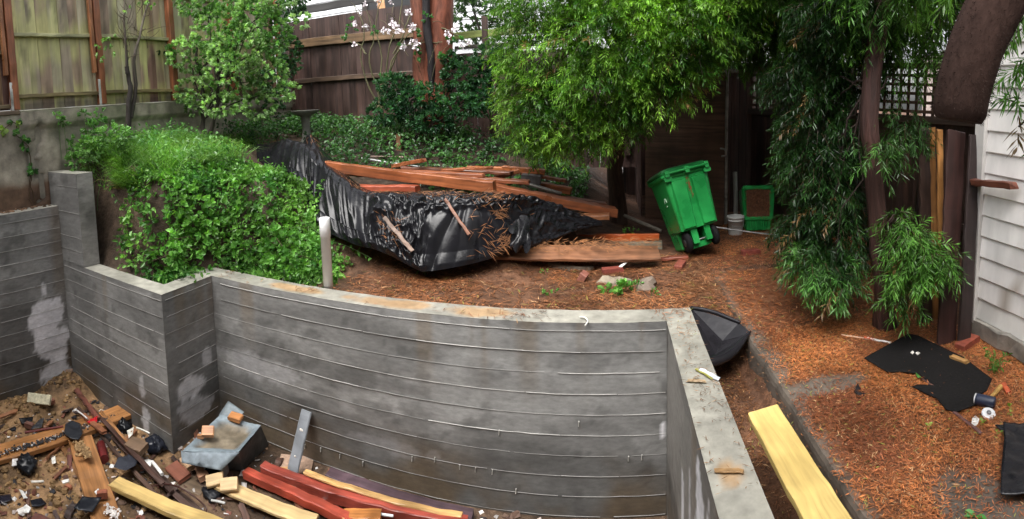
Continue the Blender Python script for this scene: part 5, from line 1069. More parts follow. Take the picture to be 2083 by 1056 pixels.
# ------------------------------------------------------------------ things on the path and the right wall
def cover(P): P = P.copy(); P[:,2] = np.maximum(P[:,2], G(P[:,0], P[:,1])+.024); return P
fp = [onG(a, b, .02) for a, b in ((1848,680),(1868,684),(1960,728),(2018,772),(2008,796),(1978,812),(1992,822),(1945,840),(1925,834),(1905,812),(1880,800),(1856,788),(1868,783),(1902,786),(1890,778),(1868,762),(1838,758),(1805,758),(1783,745),(1758,730),(1800,706))]
mb = MB(); sheet(mb, fp, .006, .04, .012, 7, (.011,.010,.010), cover); solo(mb, 'felt_sheet', FELT, 'torn piece of black felt lying on the needles near the shed', 'felt')
fp = [onG(a, b, .05) for a, b in ((2040,866),(2083,862),(2140,862),(2150,1015),(2083,1010),(2035,1008),(2036,960),(2042,900))]
mb = MB(); sheet(mb, fp, .005, .02, .05, 6, (.012,.012,.015), cover); solo(mb, 'plastic_sheet', PLAST, 'creased glossy black plastic sheet lying at the right edge of the path', 'plastic sheet')
mb = MB(); sheet(mb, [onG(a,b,.03) for a, b in ((2024,864),(2048,862),(2046,876),(2034,872))], .004, .03, .01, 9, (.014,.014,.016), cover); solo(mb, 'plastic_scrap', PLAST, 'small black scrap at the corner of the glossy plastic sheet', 'scrap')
def gstick(a, b, r, col, label, name='stick', mat=WOOD, cat='stick', h=.015, fn=onG, seg=6, flat=None, grp=None):
    A, B_ = fn(a[0], a[1], h), fn(b[0], b[1], h); mb = MB()
    if flat: beam(mb, A, B_, r, flat, (0,0,1), col, seg, .003, .0012)
    else: tube(mb, curve([A,(A+B_)/2+A_(0,0,.003),B_],seg), r, 7, col)
    return tag(mb.build(name, mat), label, cat, grp)
gstick((1712,681),(1770,690), .012, (.58,.38,.26), 'thin pale stake lying on the needles left of the felt', flat=.008)
gstick((1764,688),(1812,697), .016, (.80,.76,.72), 'white painted stick poking out from under the felt', 'stick', PAINT, flat=.012)
gstick((1758,687),(1775,690), .02, (.40,.08,.03), 'small red-orange chip joining the two pale sticks', 'chip', WOOD, 'chip', flat=.012)
gstick((1868,764),(1905,790), .022, (.10,.05,.04), 'dark brown strip showing in the slit of the felt', 'strip', WOOD, 'strip', flat=.012)
gstick((1940,838),(1996,882), .020, (.11,.05,.045), 'dark brown slat sticking out below the felt', 'slat', WOOD, 'slat', flat=.014)
gstick((1936,726),(1968,738), .032, (.55,.30,.11), 'small tan wood block lying on the upper right edge of the felt', 'wood_block', WOOD, 'block', .03, flat=.028)
def scrap(pts, h, col, label, name='scrap', mat=CHIP, cat='scrap', th=.006, fn=onG, amp=.004, grp=None, step=.03, fr=9, cov=None):
    mb = MB(); sheet(mb, [fn(a, b, h) for a, b in pts], th, step, amp, fr, col, cov); return tag(mb.build(name, mat), label, cat, grp)
scrap([(1852,717),(1857,713),(1860,717),(1856,720)], .035, (.8,.76,.7), 'white chip on the felt, left of two')
scrap([(1862,718),(1867,715),(1872,718),(1867,722)], .035, (.78,.74,.68), 'white chip on the felt, right of two')
scrap([(1978,850),(1984,845),(1992,852),(1989,862),(1980,868),(1976,862)], .02, (.85,.83,.8), 'torn white shard on the needles below the black cylinder')
scrap([(1862,757),(1869,762),(1874,768),(1866,768)], .03, (.10,.30,.06), 'small green leaf at the slit of the felt', 'leaf', LEAF, 'leaf', .002)
# wooden-handled mallet
MH = onG(2005, 815, .035); ML = thing('mallet', 'mallet with a dark blue-black cylinder head and tan handle at the edge of the felt', 'mallet', MH)
a, b = onG(1987,812,.04), onG(2024,820,.04); mb = MB(); dd = nrm(b-a)
tube(mb, [a-dd*.006, a, a+dd*.01, b-dd*.01, b, b+dd*.003], [.022,.029,.031,.031,.029,.022], 16, (.022,.028,.055)); mb.build('head', HDPE, ML)
mb = MB(); tube(mb, [a-dd*.012, a-dd*.005], .029, 16, (.55,.55,.55)); mb.build('ferrule', METAL, ML)
mb = MB(); h0 = (a+b)/2+dd*.01; h1 = onG(2036,787,.02); tube(mb, [h0, h0*.5+h1*.5, h1], [.012,.013,.016], 8, (.58,.34,.10)); mb.build('handle', WOOD, ML)
p = onG(2011,842,.012); mb = MB(); lathe(mb, p, [(.012,-.008),(.036,-.008),(.040,-.004),(.040,.004),(.036,.009),(.018,.009),(.012,.004)], 22, (.75,.75,.77), rotx(.25)); WS = tag(mb.build('washer', PAINT), 'round white plastic cap lying below the mallet', 'cap')
mb = MB(); lathe(mb, p+A_(0,-.002,.009), [(.014,0),(.013,.004),(.008,.006)], 8, (.2,.2,.21), rotx(.25)); mb.build('centre', METAL, WS)
gstick((2041,782),(2052,799), .03, (.36,.07,.025), 'short red-painted piece of wood beside the mallet handle', 'wood_piece', WOOD, 'wood piece', .02, flat=.02)
p = onG(1748,799,.012); mb = MB(); sheet(mb, [p+A_(-.03,-.01,.01),p+A_(-.01,-.04,0),p+A_(.02,-.03,.015),p+A_(.025,.01,0),p+A_(.01,.045,.02),p+A_(-.02,.03,0)], .003, .015, .018, 40, (.022,.018,.018)); solo(mb, 'dead_leaf', FELT, 'crumpled blackish leaf on the needles left of the felt', 'leaf')
p = onG(2022,762); mb = MB()
for k in range(9):
    a = k*.7+rng.uniform(0,.3); e = p+A_(.09*math.cos(a), .09*math.sin(a)-.01, rng.uniform(.05,.17)); pts = curve([p, (p+e)/2+A_(0,0,.04), e],8); tube(mb, pts, .0025, 4, (.14,.26,.06)); leaves(mb, pts[1:], rdir(7)+A_(0,0,.5), rdir(7)+A_(0,0,1), .04, .012, (.15,.33,.07))
solo(mb, 'weed', LEAF, 'slender pale green weed growing at the foot of the shed wall', 'weed')
for i, (px, py, s_, lb) in enumerate(((2000,862,1,'yellow-green leaf sprig right of the white shard'),(2030,884,1,'yellow-green sprig at the top of the glossy plastic sheet'),(2052,828,.9,'small green seedling right of the white cap'),(1985,1050,1.3,'bright green leaf at the bottom edge of the path'),(1890,868,.8,'pale green blade on the matted needles'),(2058,842,.8,'tiny seedling beside the shed, lowest of its pair'))):
    q = onG(px, py, .006); mb = MB(); 
    for k in range(5): leaves(mb, [q], rdir(1)*A_(1,1,.3)+A_(0,0,.35), A_(0,0,1), .04*s_, .02*s_, (.26,.40,.07) if i != 3 else (.08,.32,.06))
    tag(mb.build('seedling', LEAF), lb, 'plant', 'small green sprigs on the path')
# black plastic membrane folded behind the wall corner
W0 = .012
mp = [PX(1398,616,.63), onG(1430,640,.05), onG(1490,668,.06), onG(1478,690,.05), PX(1448,716,.63)]
mp = [A_(.63,3.72,.0), A_(.76,3.66,-.02), A_(.93,3.50,-.05), A_(.93,3.36,-.07), A_(.80,3.22,-.16), A_(.63,3.12,-.14)]
def membr(P): P = P.copy(); P[:,2] = np.maximum(P[:,2]+.0, T(P[:,0],P[:,1])+.02); return P
mA, mP1, mP2, mD, mC, mE = A_(.613,3.74,.004), A_(.935,3.50,-.035), A_(.99,3.37,-.06), A_(.613,3.08,-.10), A_(.80,3.44,-.13), A_(.72,3.30,-.15)
mb = MB(); mb.add([mA,mP1,mP2,mD,mC,mE, A_(.95,3.56,-.2), A_(.63,3.76,-.2)], [(0,4,1),(0,5,4),(0,3,5),(5,3,2),(4,5,2),(1,4,2),(0,1,6,7)], (.017,.016,.019)); DM = tag(mb.build('drainage_membrane', PLAST), 'black plastic membrane folded into the trench behind the wall corner', 'membrane')
mb = MB(); tube(mb, curve([A_(.615,3.73,.01), A_(.77,3.64,.0), A_(.94,3.49,-.03)], 8), [.010,.014,.016,.016,.016,.015,.013,.010], 9, (.018,.017,.02), lump=.2); mb.build('rolled_edge', PLAST, DM)
mb = MB(); tube(mb, curve([A_(.625,3.10,-.10), A_(.80,3.19,-.10), A_(.99,3.38,-.05)], 8), [.035,.037,.036,.034,.03,.024,.016,.005], 12, (.016,.015,.018), lump=.12); mb.build('rolled_edge', PLAST, DM)
# new yellow plank along the trench
a, b = (PZ(1520,846,.05)+PZ(1583,832,.05))/2, (PZ(1655,1090,.05)+PZ(1745,1090,.05))/2
NP = dict(w=.155, t=.04)
mb = MB(); beam(mb, a, b+(b-a)*.5, .155, .042, (-.12,0,1), (.70,.50,.17), 16, .003, .001, rag=.002, vary=.05); solo(mb, 'plank', NEWW, 'new pale yellow plank lying between the right wall and the path', 'plank')
sx = lambda a, b, z: PZ(a, b, z)
for pl, w, c, lb, mt in ((((1424,752),(1462,770)),.030,(.62,.66,.70),'pale blue-white strip lying on the right wall top',PAINT),(((1416,750),(1448,770)),.012,(.45,.42,.10),'yellow-green strip beside the pale strip on the wall top',WOOD),(((1400,774),(1432,776)),.022,(.42,.30,.18),'small split wood shim on the right wall top',WOOD),(((1455,958),(1512,958)),.022,(.33,.19,.08),'flat splinter of rotten wood low on the right wall top',WOODD)):
    mb = MB(); beam(mb, sx(*pl[0],.012), sx(*pl[1],.012), w, .008, (0,0,1), c, 6, .002, .0015, rag=.006); solo(mb, 'strip', mt, lb, 'strip')
mb = MB(); tube(mb, curve([PZ(1180,645,.012), PZ(1190,646,.02), PZ(1196,654,.012), PZ(1190,662,.008)],8), .006, 6, (.75,.73,.68)); solo(mb, 'wire_loop', PAINT, 'curl of white wire on the front edge of the wall', 'wire')

# ------------------------------------------------------------------ rubble in the pit
def fbeam(a, b, w, t, col, label, h=None, h2=None, name='plank', cat='plank', mat=None, up=(0,0,1), grp='loose timber in the pit', seg=12, **k):
    h = t/2+.01 if h is None else h; A, B_ = onF(a[0], a[1], h), onF(b[0], b[1], h if h2 is None else h2)
    mb = MB(); beam(mb, A, B_, w, t, up, col, seg, **k); return tag(mb.build(name, mat or WOOD), label, cat, grp)
fbeam((-60,940),(268,832), .24, .05, (.42,.19,.065), 'orange-brown plank crossing the left of the pit, smeared with black tar', .06, name='plank')
fbeam((163,893),(222,1075), .23, .035, (.36,.165,.06), 'light brown plank with soil on it running to the bottom edge', .10, .06)
fbeam((125,900),(175,980), .09, .03, (.25,.12,.05), 'short dull plank under the left edge of the light brown plank', .03)
fbeam((205,838),(262,905), .035, .03, (.42,.20,.08), 'orange strip lying beside the dark slats in front of the left jog', .10, name='strip', cat='strip', rag=.02)
fbeam((170,845),(212,880), .06, .03, (.30,.12,.06), 'short broken orange-brown piece on the crossing plank', .13, rag=.02)
for i, (a, b, w, c, h, lb) in enumerate((((160,800),(330,985),.045,(.075,.035,.025),.10,'dark brown slat, uppermost of the bundle against the left jog'),((172,815),(350,1000),.04,(.055,.03,.024),.08,'near-black slat in the middle of the bundle'),((158,830),(320,1010),.035,(.09,.05,.035),.06,'grey-brown slat at the lower left of the bundle'),((230,890),(395,1040),.05,(.065,.035,.026),.05,'long dark slat running under the yellow planks'),((155,792),(200,852),.06,(.17,.055,.035),.13,'red-brown board end at the top of the slat bundle'),((290,935),(420,1050),.045,(.085,.05,.038),.035,'brown slat lowest of the bundle by the yellow plank'),((350,930),(450,1020),.04,(.07,.04,.03),.03,'dark slat nearest the metal box'))):
    fbeam(a, b, w, .022, c, lb, h, name='slat', cat='slat', mat=WOODD, grp='dark slats heaped in the pit', seg=10, jit=.004)
fbeam((233,982),(470,1080), .125, .045, (.66,.46,.17), 'new yellow plank at the bottom left, its split edge showing', .09, .09, mat=NEWW, rag=.012, vary=.05)
fbeam((448,985),(640,1062), .125, .03, (.70,.50,.24), 'new pale yellow plank under the tan blocks, in front of the metal box', .07, .07, mat=NEWW, rag=.01, vary=.05)
fbeam((500,962),(720,1062), .075, .07, (.37,.062,.034), 'bright red beam, front one of the pair right of the metal box', .08, .09, name='timber_beam', cat='beam', seg=18, sag=-.02)
fbeam((535,953),(950,1068), .085, .09, (.30,.055,.036), 'long dark red beam, rear one of the pair, curving to the right', .09, .09, name='timber_beam', cat='beam', seg=24, sag=0)
fbeam((620,960),(940,1050), .05, .022, (.60,.36,.14), 'yellow-edged lath lying on the rear red beam', .13, .13, name='lath', cat='lath', seg=16)
fbeam((668,963),(960,1052), .11, .05, (.075,.045,.055), 'blackish purple beam lying along the foot of the concrete wall', .06, .05, name='timber_beam', cat='beam', mat=WOODD, seg=20)
fbeam((700,1052),(775,1052), .10, .06, (.52,.20,.05), 'orange wood block at the bottom edge of the pit', .10, name='wood_block', cat='block', seg=4)
a, b = onF(593,968,.02), PY(624,835,3.50); mb = MB(); beam(mb, a, b, .105, .025, (0,-1,.2), (.20,.215,.235), 12, .008, .001, rag=.003); GB = tag(mb.build('painted_board', PAINT), 'blue-grey painted board leaning against the concrete wall', 'board')
dn = nrm(b-a); fr = nrm(np.cross(np.cross(dn, A_(0,-1,.2)), dn))
for s_, r in ((.70,.017),(.30,.011)):
    mb = MB(); rock(mb, a+(b-a)*s_-fr*0+nrm(np.cross(A_(1,0,0), dn))*0+A_(0,-.016,.004), (r,.004,r*.8), (.8,.77,.7), 10, 6, .15); mb.build('filler_spot', CHIP, GB)
def chunk(px, py, size, ang, col, label, h=0, tilt=(0,0), name='wood_block', cat='block', mat=NEWW, grp='wood offcuts in the pit'):
    p = onF(px, py, size[2]/2+h); mb = MB(); R = rotz(ang) @ rotx(tilt[0]) @ roty(tilt[1]); v = MB()
    a_ = p-R @ A_(size[0]/2,0,0); b_ = p+R @ A_(size[0]/2,0,0); beam(mb, a_, b_, size[1], size[2], R @ A_(0,0,1), col, 3, .006, .001, rag=.003, vary=.06); return tag(mb.build(name, mat), label, cat, grp)
chunk(382,943,(.14,.09,.045),-.2,(.62,.40,.24),'tan offcut, leftmost of the row in front of the metal box',.05)
chunk(411,962,(.12,.09,.05),-.5,(.58,.32,.20),'pinkish tan offcut, second in the row in front of the metal box',.05,(.2,.1))
chunk(437,977,(.14,.10,.035),.8,(.68,.48,.25),'yellowish offcut tilted on the pale plank, third in the row',.09,(.3,-.2))
chunk(466,986,(.14,.11,.035),.7,(.70,.50,.27),'yellowish offcut, rightmost of the row on the pale plank',.10,(.25,-.1))
chunk(362,960,(.21,.13,.03),-.15,(.21,.07,.04),'reddish brown square board flat beside the tan offcuts',.04,(.15,0),'board_piece','board')
chunk(278,908,(.18,.13,.06),.25,(.20,.125,.075),'thick brown block with a red side lying on the slats',.10,(.1,.05))
chunk(390,985,(.25,.16,.02),.25,(.20,.14,.09),'grey-brown broken panel under the slats near the pale plank',.01,(.05,.05),'board_piece','board',WOODD)
chunk(600,948,(.30,.25,.012),.4,(.42,.28,.20),'pale speckled panel lying behind the grey board',.015,(.05,0),'board_piece','board',CHIP)
chunk(583,957,(.10,.06,.03),.6,(.55,.30,.12),'small orange block at the foot of the leaning grey board',.04)
brick(103,825,.2,(.24,.10,.06),'small red-brown brick on the soil mound by the left wall',onF,(.10,.075,.055),'bricks in the pit',.03)
brick(210,1035,1.0,(.27,.085,.045),'orange-red brick piece at the end of the light brown plank',onF,(.09,.06,.05),'bricks in the pit',.10)
brick(140,1000,.4,(.33,.12,.06),'orange brick fragment on the sandy soil left of the light brown plank',onF,(.06,.05,.04),'bricks in the pit',.02)
brick(60,875,.5,(.16,.07,.05),'dark brick fragment lying behind the crossing plank',onF,(.10,.06,.05),'bricks in the pit',.03)
chunk(80,812,(.26,.10,.04),.72,(.60,.55,.38),'cream-coloured slab tilted against the left concrete wall',.06,(.9,0),'slab','slab',CHIP,None)
# galvanised metal box
fl, fr_, br = onF(400,950), onF(494,962), onF(547,908)
zt = -1.22; t = [PZ(370,921,zt), PZ(486,922,zt), PZ(531,868,zt-.02), PZ(448,846,zt+.0)]
BX = thing('metal_box', 'dented grey galvanised metal box with dirt in its dished top and a duct collar', 'metal box', (t[0]+t[2])/2*A_(1,1,0)+A_(0,0,-1.49))
bl = fl+br-fr_; gm = (.26,.30,.32); mb = MB(); bot = [A_(*fl[:2],-1.49), A_(*fr_[:2],-1.49), A_(*br[:2],-1.49), A_(*bl[:2],-1.49)]
for i in range(4):
    j = (i+1)%4; n_ = 8; P = []
    for u in range(n_+1):
        for v in range(5):
            q = (bot[i]*(1-u/n_)+bot[j]*(u/n_))*(1-v/4)+(t[i]*(1-u/n_)+t[j]*(u/n_))*v/4; q = q+rng.normal(0,.003,3)*(0 < u < n_); P.append(q)
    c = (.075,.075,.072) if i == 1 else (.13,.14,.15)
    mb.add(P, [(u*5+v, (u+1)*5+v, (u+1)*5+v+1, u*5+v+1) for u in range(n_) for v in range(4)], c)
mb.build('side', GALV, BX)
mb = MB(); n_ = 14; P=[]; C_=[]
for u in range(n_+1):
    for v in range(n_+1):
        a_, b_ = u/n_, v/n_; q = (t[0]*(1-a_)+t[1]*a_)*(1-b_)+(t[3]*(1-a_)+t[2]*a_)*b_
        dsh = sst(min(a_,1-a_,b_*.7,1-b_), .03, .22); q = q+A_(0,0,.012-.05*dsh+rng.normal(0,.002)); P.append(q)
        d_ = sst(dsh+.5*(vn(a_*6,b_*6,0,4)-.5), .35, .75); C_.append(A_(.23,.28,.31)*(1-d_)*(.8+.4*vn(a_*9,b_*9,1,4))+d_*A_(.20,.165,.115)*(.6+.8*vn(a_*9,b_*9,0,4)))
mb.add(P, [(u*(n_+1)+v, (u+1)*(n_+1)+v, (u+1)*(n_+1)+v+1, u*(n_+1)+v+1) for u in range(n_) for v in range(n_)], C_, None, True); mb.build('top_pan', GALV, BX)
mb = MB(); sheet(mb, [t[0]+A_(-.01,0,.012), t[1]+A_(.01,0,.012), t[1]*.82+t[0]*.18+A_(0,-.10,-.09), t[0]*.9+t[1]*.1+A_(0,-.07,-.05)], .004, .05, .006, 8, (.22,.26,.29)); mb.build('front_lip', GALV, BX)
mb = MB(); sheet(mb, [t[3]+A_(-.02,0,.0), t[3]*.6+t[2]*.4+A_(0,.0,.01), t[3]*.55+t[2]*.45+A_(.0,.09,.04), t[3]+A_(-.0,.12,.09)], .004, .05, .006, 8, (.22,.26,.28)); mb.build('back_flap', GALV, BX)
cc = onF(440,958,.10)+A_(0,-.02,0); Rr = rotz(.25) @ rotx(math.radians(68)); mb = MB(); lathe(mb, cc, [(.075,-.10),(.085,-.10),(.088,0),(.088,.03),(.080,.03),(.074,.0)][1:], 22, (.30,.29,.27), Rr); mb.build('duct_collar', GALV, BX)
mb = MB(); lathe(mb, cc, [(.079,.026),(.04,.027)], 22, (.01,.01,.01), Rr); mb.build('duct_mouth', FELT, BX)
p = PZ(423,878,zt+.05); mb = MB(); R = rotz(.65) @ rotx(.45); box(mb, p, (.11,.10,.04), (.60,.30,.15), R, .008); tag(mb.build('wood_block', WOOD), 'tan block propped on the left edge of the metal box', 'block', 'wood offcuts in the pit')
p = PZ(408,888,zt+.02); mb = MB(); box(mb, p, (.06,.04,.03), (.50,.25,.12), rotz(.6), .006); tag(mb.build('wood_block', WOOD), 'tiny offcut under the tan block at the left of the metal box', 'block', 'wood offcuts in the pit')
p = PZ(479,849,zt+.04); mb = MB(); box(mb, p, (.13,.09,.04), (.58,.25,.09), rotz(.15) @ rotx(.2), .008); tag(mb.build('wood_block', WOOD), 'orange block lying on the back edge of the metal box', 'block', 'wood offcuts in the pit')
# tar paper scraps, bag, rag
TP = 'black tar paper scraps in the pit'
scrap([(133,862),(147,854),(164,860),(168,882),(160,896),(140,892),(130,880)], .15, (.022,.025,.032), 'blue-black tar paper piece standing on the crossing plank', 'tar_paper', PAINT, 'tar paper', .004, onF, .02, TP)
scrap([(232,948),(240,930),(262,923),(281,934),(276,948),(255,958)], .12, (.030,.033,.045), 'leaf-shaped slate-black tar paper scrap on the dark slats', 'tar_paper', PAINT, 'tar paper', .004, onF, .02, TP)
scrap([(150,1033),(168,1012),(207,1014),(200,1025),(188,1042),(160,1040)], .12, (.018,.02,.026), 'ragged black scrap draped over the light brown plank', 'tar_paper', PLAST, 'tar paper', .004, onF, .03, TP)
scrap([(62,1020),(84,1012),(95,1024),(80,1032),(64,1032)], .03, (.015,.016,.022), 'black scrap on the sandy soil at lower left', 'tar_paper', PLAST, 'tar paper', .004, onF, .02, TP)
scrap([(-5,1008),(22,1004),(24,1016),(0,1024)], .03, (.022,.02,.03), 'dark purple-black scrap at the left edge of the pit', 'tar_paper', PLAST, 'tar paper', .004, onF, .02, TP)
scrap([(55,1050),(70,1046),(78,1060),(58,1062)], .03, (.016,.017,.022), 'black scrap cut by the bottom edge of the picture', 'tar_paper', PLAST, 'tar paper', .004, onF, .02, TP)
scrap([(38,850),(68,848),(66,857),(44,862)], .06, (.012,.012,.014), 'thin black scrap behind the crossing plank', 'tar_paper', PLAST, 'tar paper', .004, onF, .02, TP)
scrap([(82,850),(90,848),(84,868),(62,872),(66,864)], .10, (.04,.042,.05), 'grey-black curled scrap leaning on the crossing plank', 'tar_paper', PAINT, 'tar paper', .004, onF, .03, TP)
def bag(px, py, r, label, seed, col=(.012,.013,.016)):
    p = onF(px, py, r[2]*.6); n, m = 30, 18; V=[]
    for i in range(m+1):
        ph = math.pi*i/m
        for j in range(n):
            th = 2*math.pi*j/n; d_ = A_(math.sin(ph)*math.cos(th), math.sin(ph)*math.sin(th), math.cos(ph)); c_ = abs(float(fbm(*(d_*2.2+seed), seed, 3))-.5)*2; V.append(p+d_*A_(*r)*(.75+.6*c_))
    mb = MB(); mb.add(V, [(i*n+j, (i+1)*n+j, (i+1)*n+(j+1)%n, i*n+(j+1)%n) for i in range(m) for j in range(n)], col, None, True); return solo(mb, 'plastic_bag', PLAST, label, 'bag')
bag(55,945,(.13,.10,.08),'crumpled black plastic bag on the sandy soil below the crossing plank',3)
bag(252,868,(.10,.08,.07),'small crumpled black plastic bundle against the left jog wall',5)
bag(316,905,(.12,.10,.09),'crumpled black plastic bundle at the outer wall corner',7,(.016,.018,.026))
bag(430,1005,(.10,.07,.04),'black plastic heap under the end of the pale yellow plank',9)
p = onF(186,858,.12); mb = MB(); sheet(mb, [p+A_(-.05,-.03,.0),p+A_(.03,-.05,.02),p+A_(.06,.02,0),p+A_(.03,.06,.04),p+A_(-.02,.03,.02)], .003, .012, .05, 22, (.62,.02,.03)); solo(mb, 'rag', FELT, 'bright red rag lying on the dark slats', 'rag')
for a, b, r, c, h, lb in (((155,834),(178,852),.008,(.75,.73,.7),.16,'short white stick beside the red rag'),((265,985),(295,1035),.010,(.62,.6,.55),.03,'white stick lying between the yellow plank and the light brown plank'),((0,882),(40,862),.006,(.32,.2,.11),.03,'thin twig on the soil by the left wall'),((278,870),(305,882),.008,(.8,.78,.7),.08,'white stick at the foot of the left jog wall'),((640,966),(672,974),.009,(.75,.74,.72),.03,'white plastic tube, upper one right of the grey board'),((612,985),(670,990),.008,(.70,.69,.68),.05,'white plastic tube, lower one right of the grey board'),((430,1018),(458,1024),.010,(.5,.5,.48),.05,'grey tube between the yellow planks'),((310,940),(330,965),.016,(.8,.78,.74),.10,'white lath across the slats right of the brown block'),((738,1042),(800,1050),.010,(.72,.74,.76),.10,'pale plastic tube under the rear red beam'),((50,880),(128,868),.012,(.16,.03,.025),.10,'thin dark red lath lying on the crossing plank'),((205,905),(212,935),.045,(.16,.02,.02),.05,'dark red board piece among the slats')):
    gstick(a, b, r, c, lb, 'stick', WOOD if c[0] < .4 else PAINT, 'stick', h, onF, 6)
p0 = onF(250,1010,.06); mb = MB(); tube(mb, curve([onF(295,992,.06), onF(340,985,.10), onF(380,1000,.12), onF(420,1035,.07), onF(400,1060,.05)],18), .006, 6, (.07,.03,.025)); solo(mb, 'cable', PLAST, 'thin dark cable looping over the slats beside the yellow plank', 'cable')
for i, (pts, c, lb) in enumerate((([(168,886),(180,880),(184,896),(176,898),(168,894)],(.8,.78,.73),'white plaster flake by the tar paper at the plank end'),([(104,932),(112,928),(114,942),(106,944)],(.8,.77,.7),'white plaster flake right of the plastic bag'),([(293,936),(300,934),(310,938),(306,950),(294,946)],(.85,.84,.8),'white square tile shard on the slats'),([(38,995),(48,1000),(56,1012),(48,1014)],(.82,.8,.76),'white curved shard on the sandy soil, upper one at lower left'),([(46,1032),(54,1026),(63,1032),(58,1042),(48,1042)],(.84,.82,.78),'round white disc shard on the sandy soil at lower left'),([(25,932),(38,928),(34,945),(24,948)],(.66,.64,.62),'grey-white crumpled paper left of the plastic bag'),([(258,876),(272,868),(270,884),(262,892)],(.8,.77,.68),'cream curled paper beside the orange strip'),([(225,944),(233,946),(230,952),(222,950)],(.8,.8,.78),'white flake left of the leaf-shaped scrap'),([(190,925),(198,920),(196,932),(186,934)],(.66,.5,.42),'pinkish shard beside the light brown plank'),([(192,1000),(200,994),(204,1000),(196,1006)],(.82,.79,.75),'white flake on the light brown plank'),([(62,978),(88,976),(90,980),(64,982)],(.75,.7,.62),'long cream flake below the plastic bag'),([(125,978),(140,974),(142,980),(128,984)],(.78,.76,.7),'white flake left of the middle of the light brown plank'))):
    scrap(pts, .05 if i not in (9,) else .14, c, lb, 'shard', CHIP, 'shard', .006, onF, .012, 'white shards in the pit', .02, 14)
SPN = 0
for i in range(58):
    x, y = (rng.uniform(-5.0,-2.3), rng.uniform(1.5,3.4))
    if (x < -3.65 and y > 2.7) or (x > -3.5 and y > 3.35) or (-3.5 < x < -2.8 and y > 2.85): continue
    a_ = rng.choice([-.9,-.7,.2,1.9])+rng.normal(0,.5); l_ = rng.uniform(.08,.34); w_ = rng.uniform(.02,.075); c_ = [(.10,.05,.035),(.20,.08,.045),(.30,.13,.06),(.07,.045,.038),(.16,.055,.04)][rng.integers(0,5)]
    p = A_(x, y, float(F(x,y))+rng.uniform(.012,.05)); d_ = A_(math.cos(a_), math.sin(a_), rng.normal(0,.12))*l_/2; mb = MB(); beam(mb, p-d_, p+d_, w_, rng.uniform(.01,.025), (rng.normal(0,.25),rng.normal(0,.25),1), c_, 5, .004, .003, rag=.018); SPN += 1
    tag(mb.build('wood_scrap', WOODD), 'small splintered brown wood scrap lying loose in the pit rubble', 'wood scrap', 'splintered wood scraps in the pit')
# small debris nobody could count
def chips(n, dens, cols, sz, fn=F):
    mb = MB(); x, y = rng.uniform(-5.3,.35,n), rng.uniform(1.0,3.5,n); k = (rng.random(n) < dens(x,y)) & ~((x < -3.6) & (y > 2.85)); 
    for a_, b_ in zip(x[k], y[k]):
        s_ = sz*rng.uniform(.4,1.6)*np.exp(rng.normal(0,.35)); c = np.array(cols[rng.integers(0,len(cols))])*rng.uniform(.75,1.15)
        R = rotz(rng.uniform(0,6.28)) @ rotx(rng.normal(0,.5)); q = A_(a_, b_, float(fn(a_,b_))+s_*.25)
        v = (np.array([(-1,-.6,-.3),(.7,-1,-.3),(1,.5,-.3),(-.4,1,-.3),(-.8,-.5,.3),(.6,-.8,.3),(.8,.4,.3),(-.3,.8,.3)])+rng.normal(0,.15,(8,3)))*A_(s_,s_*rng.uniform(.4,1),s_*.5)
        mb.add(v @ R.T+q, [(3,2,1,0),(4,5,6,7),(0,1,5,4),(1,2,6,5),(2,3,7,6),(3,0,4,7)], np.clip(c,0,1), None)
    return mb
dA = lambda x, y: np.clip(2.6*fbm(x*2.5,y*2.5,0,71)-.95,0,1)*sst(x,-5.3,-4.4)
mb = chips(2900, dA, [(.78,.74,.70),(.66,.55,.5),(.8,.78,.75),(.45,.42,.40)], .016); stuff(mb, 'debris_chips', CHIP, 'white and grey plaster chips scattered over the pit floor', 'debris')
mb = chips(4200, lambda x, y: np.clip(2.6*fbm(x*2.2,y*2.2,0,72)-.7,0,1), [(.03,.025,.025),(.10,.05,.035),(.22,.08,.05),(.02,.02,.025),(.16,.10,.07)], .018); stuff(mb, 'debris_chips', CHIP, 'dark tar, bark and brick crumbs scattered over the pit floor', 'debris')
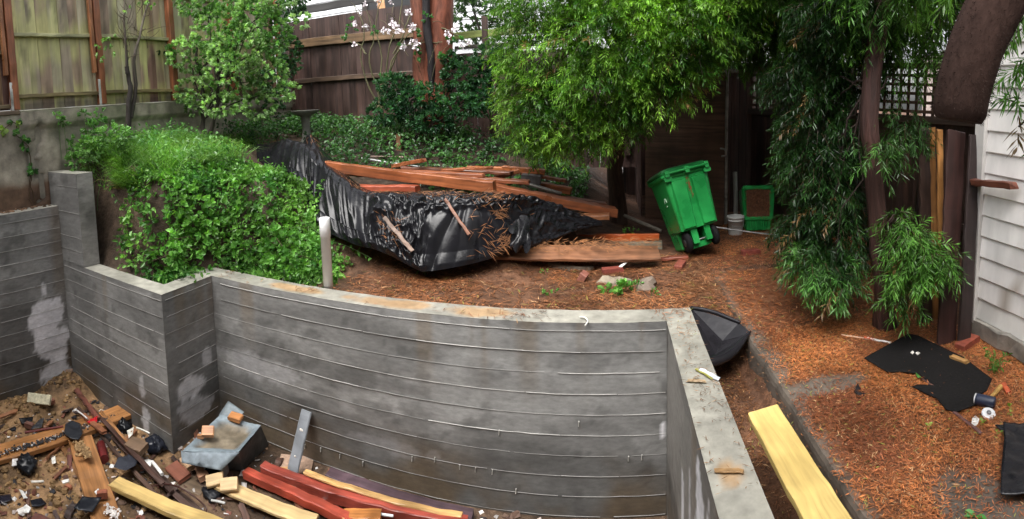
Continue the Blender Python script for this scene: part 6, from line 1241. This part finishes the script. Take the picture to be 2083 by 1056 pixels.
mb = chips(900, lambda x, y: sst(y, 3.12, 3.4)*np.clip(2*fbm(x*3,y*3,0,73)-.5,0,1), [(.75,.70,.62),(.35,.22,.13),(.12,.07,.05),(.5,.4,.3)], .016); stuff(mb, 'debris_chips', CHIP, 'pale chips piled along the foot of the long concrete wall', 'debris')
mb = MB()
for i in range(420):
    c_ = ((-5.2,2.72,.3),(-5.05,2.05,.35),(-4.5,1.5,.4),(-4.0,2.05,.45),(-3.5,1.9,.4))[rng.integers(0,5)]; x, y = c_[0]+rng.normal(0,c_[2]*.55), c_[1]+rng.normal(0,c_[2]*.5)
    if -5.35 < x < -2.5 and y < 2.84: s_ = rng.uniform(.008,.04); rock(mb, (x,y,float(F(x,y))+s_*.2), (s_,s_*.9,s_*.7), A_(.27,.165,.075)*rng.uniform(.6,1.25), 6, 4, .5)
stuff(mb, 'soil_clods', SOIL, 'sandy brown soil clods lying over the left part of the pit floor', 'soil')
# tar smears and soil on the planks
a, b = onF(-20,935,.06), onF(262,838,.06); mb = MB()
for i in range(520):
    q = a+(b-a)*np.clip(rng.beta(1.2,1.4),0,1)+A_(rng.normal(0,.02), rng.uniform(-.06,.10), .028); s_ = rng.uniform(.003,.013); rock(mb, q, (s_,s_,s_*.45), A_(.02,.02,.024)*rng.uniform(.6,1.6) if rng.random() < .8 else A_(.5,.47,.45), 6, 4, .5)
stuff(mb, 'tar_crumbs', CHIP, 'black tar crumbs smeared over the crossing plank', 'debris')
mb = MB(); c_ = onF(168,920,.10)
for i in range(90): s_ = rng.uniform(.008,.025); rock(mb, c_+A_(rng.normal(0,.06),rng.normal(0,.025),.025+rng.uniform(0,.015)), (s_,s_,s_*.7), A_(.29,.18,.085)*rng.uniform(.7,1.2), 6, 4, .5)
stuff(mb, 'soil_clods', SOIL, 'soil heaped on the upper end of the light brown plank', 'soil')
mb = MB(); c_ = onF(228,1045,.09)
for i in range(70): s_ = rng.uniform(.004,.014); rock(mb, c_+A_(rng.normal(0,.05),rng.normal(0,.03),.02), (s_,s_,s_*.5), A_(.78,.72,.68)*rng.uniform(.7,1.1), 6, 4, .4)
stuff(mb, 'debris_chips', CHIP, 'white flakes strewn on the lower end of the light brown plank', 'debris')
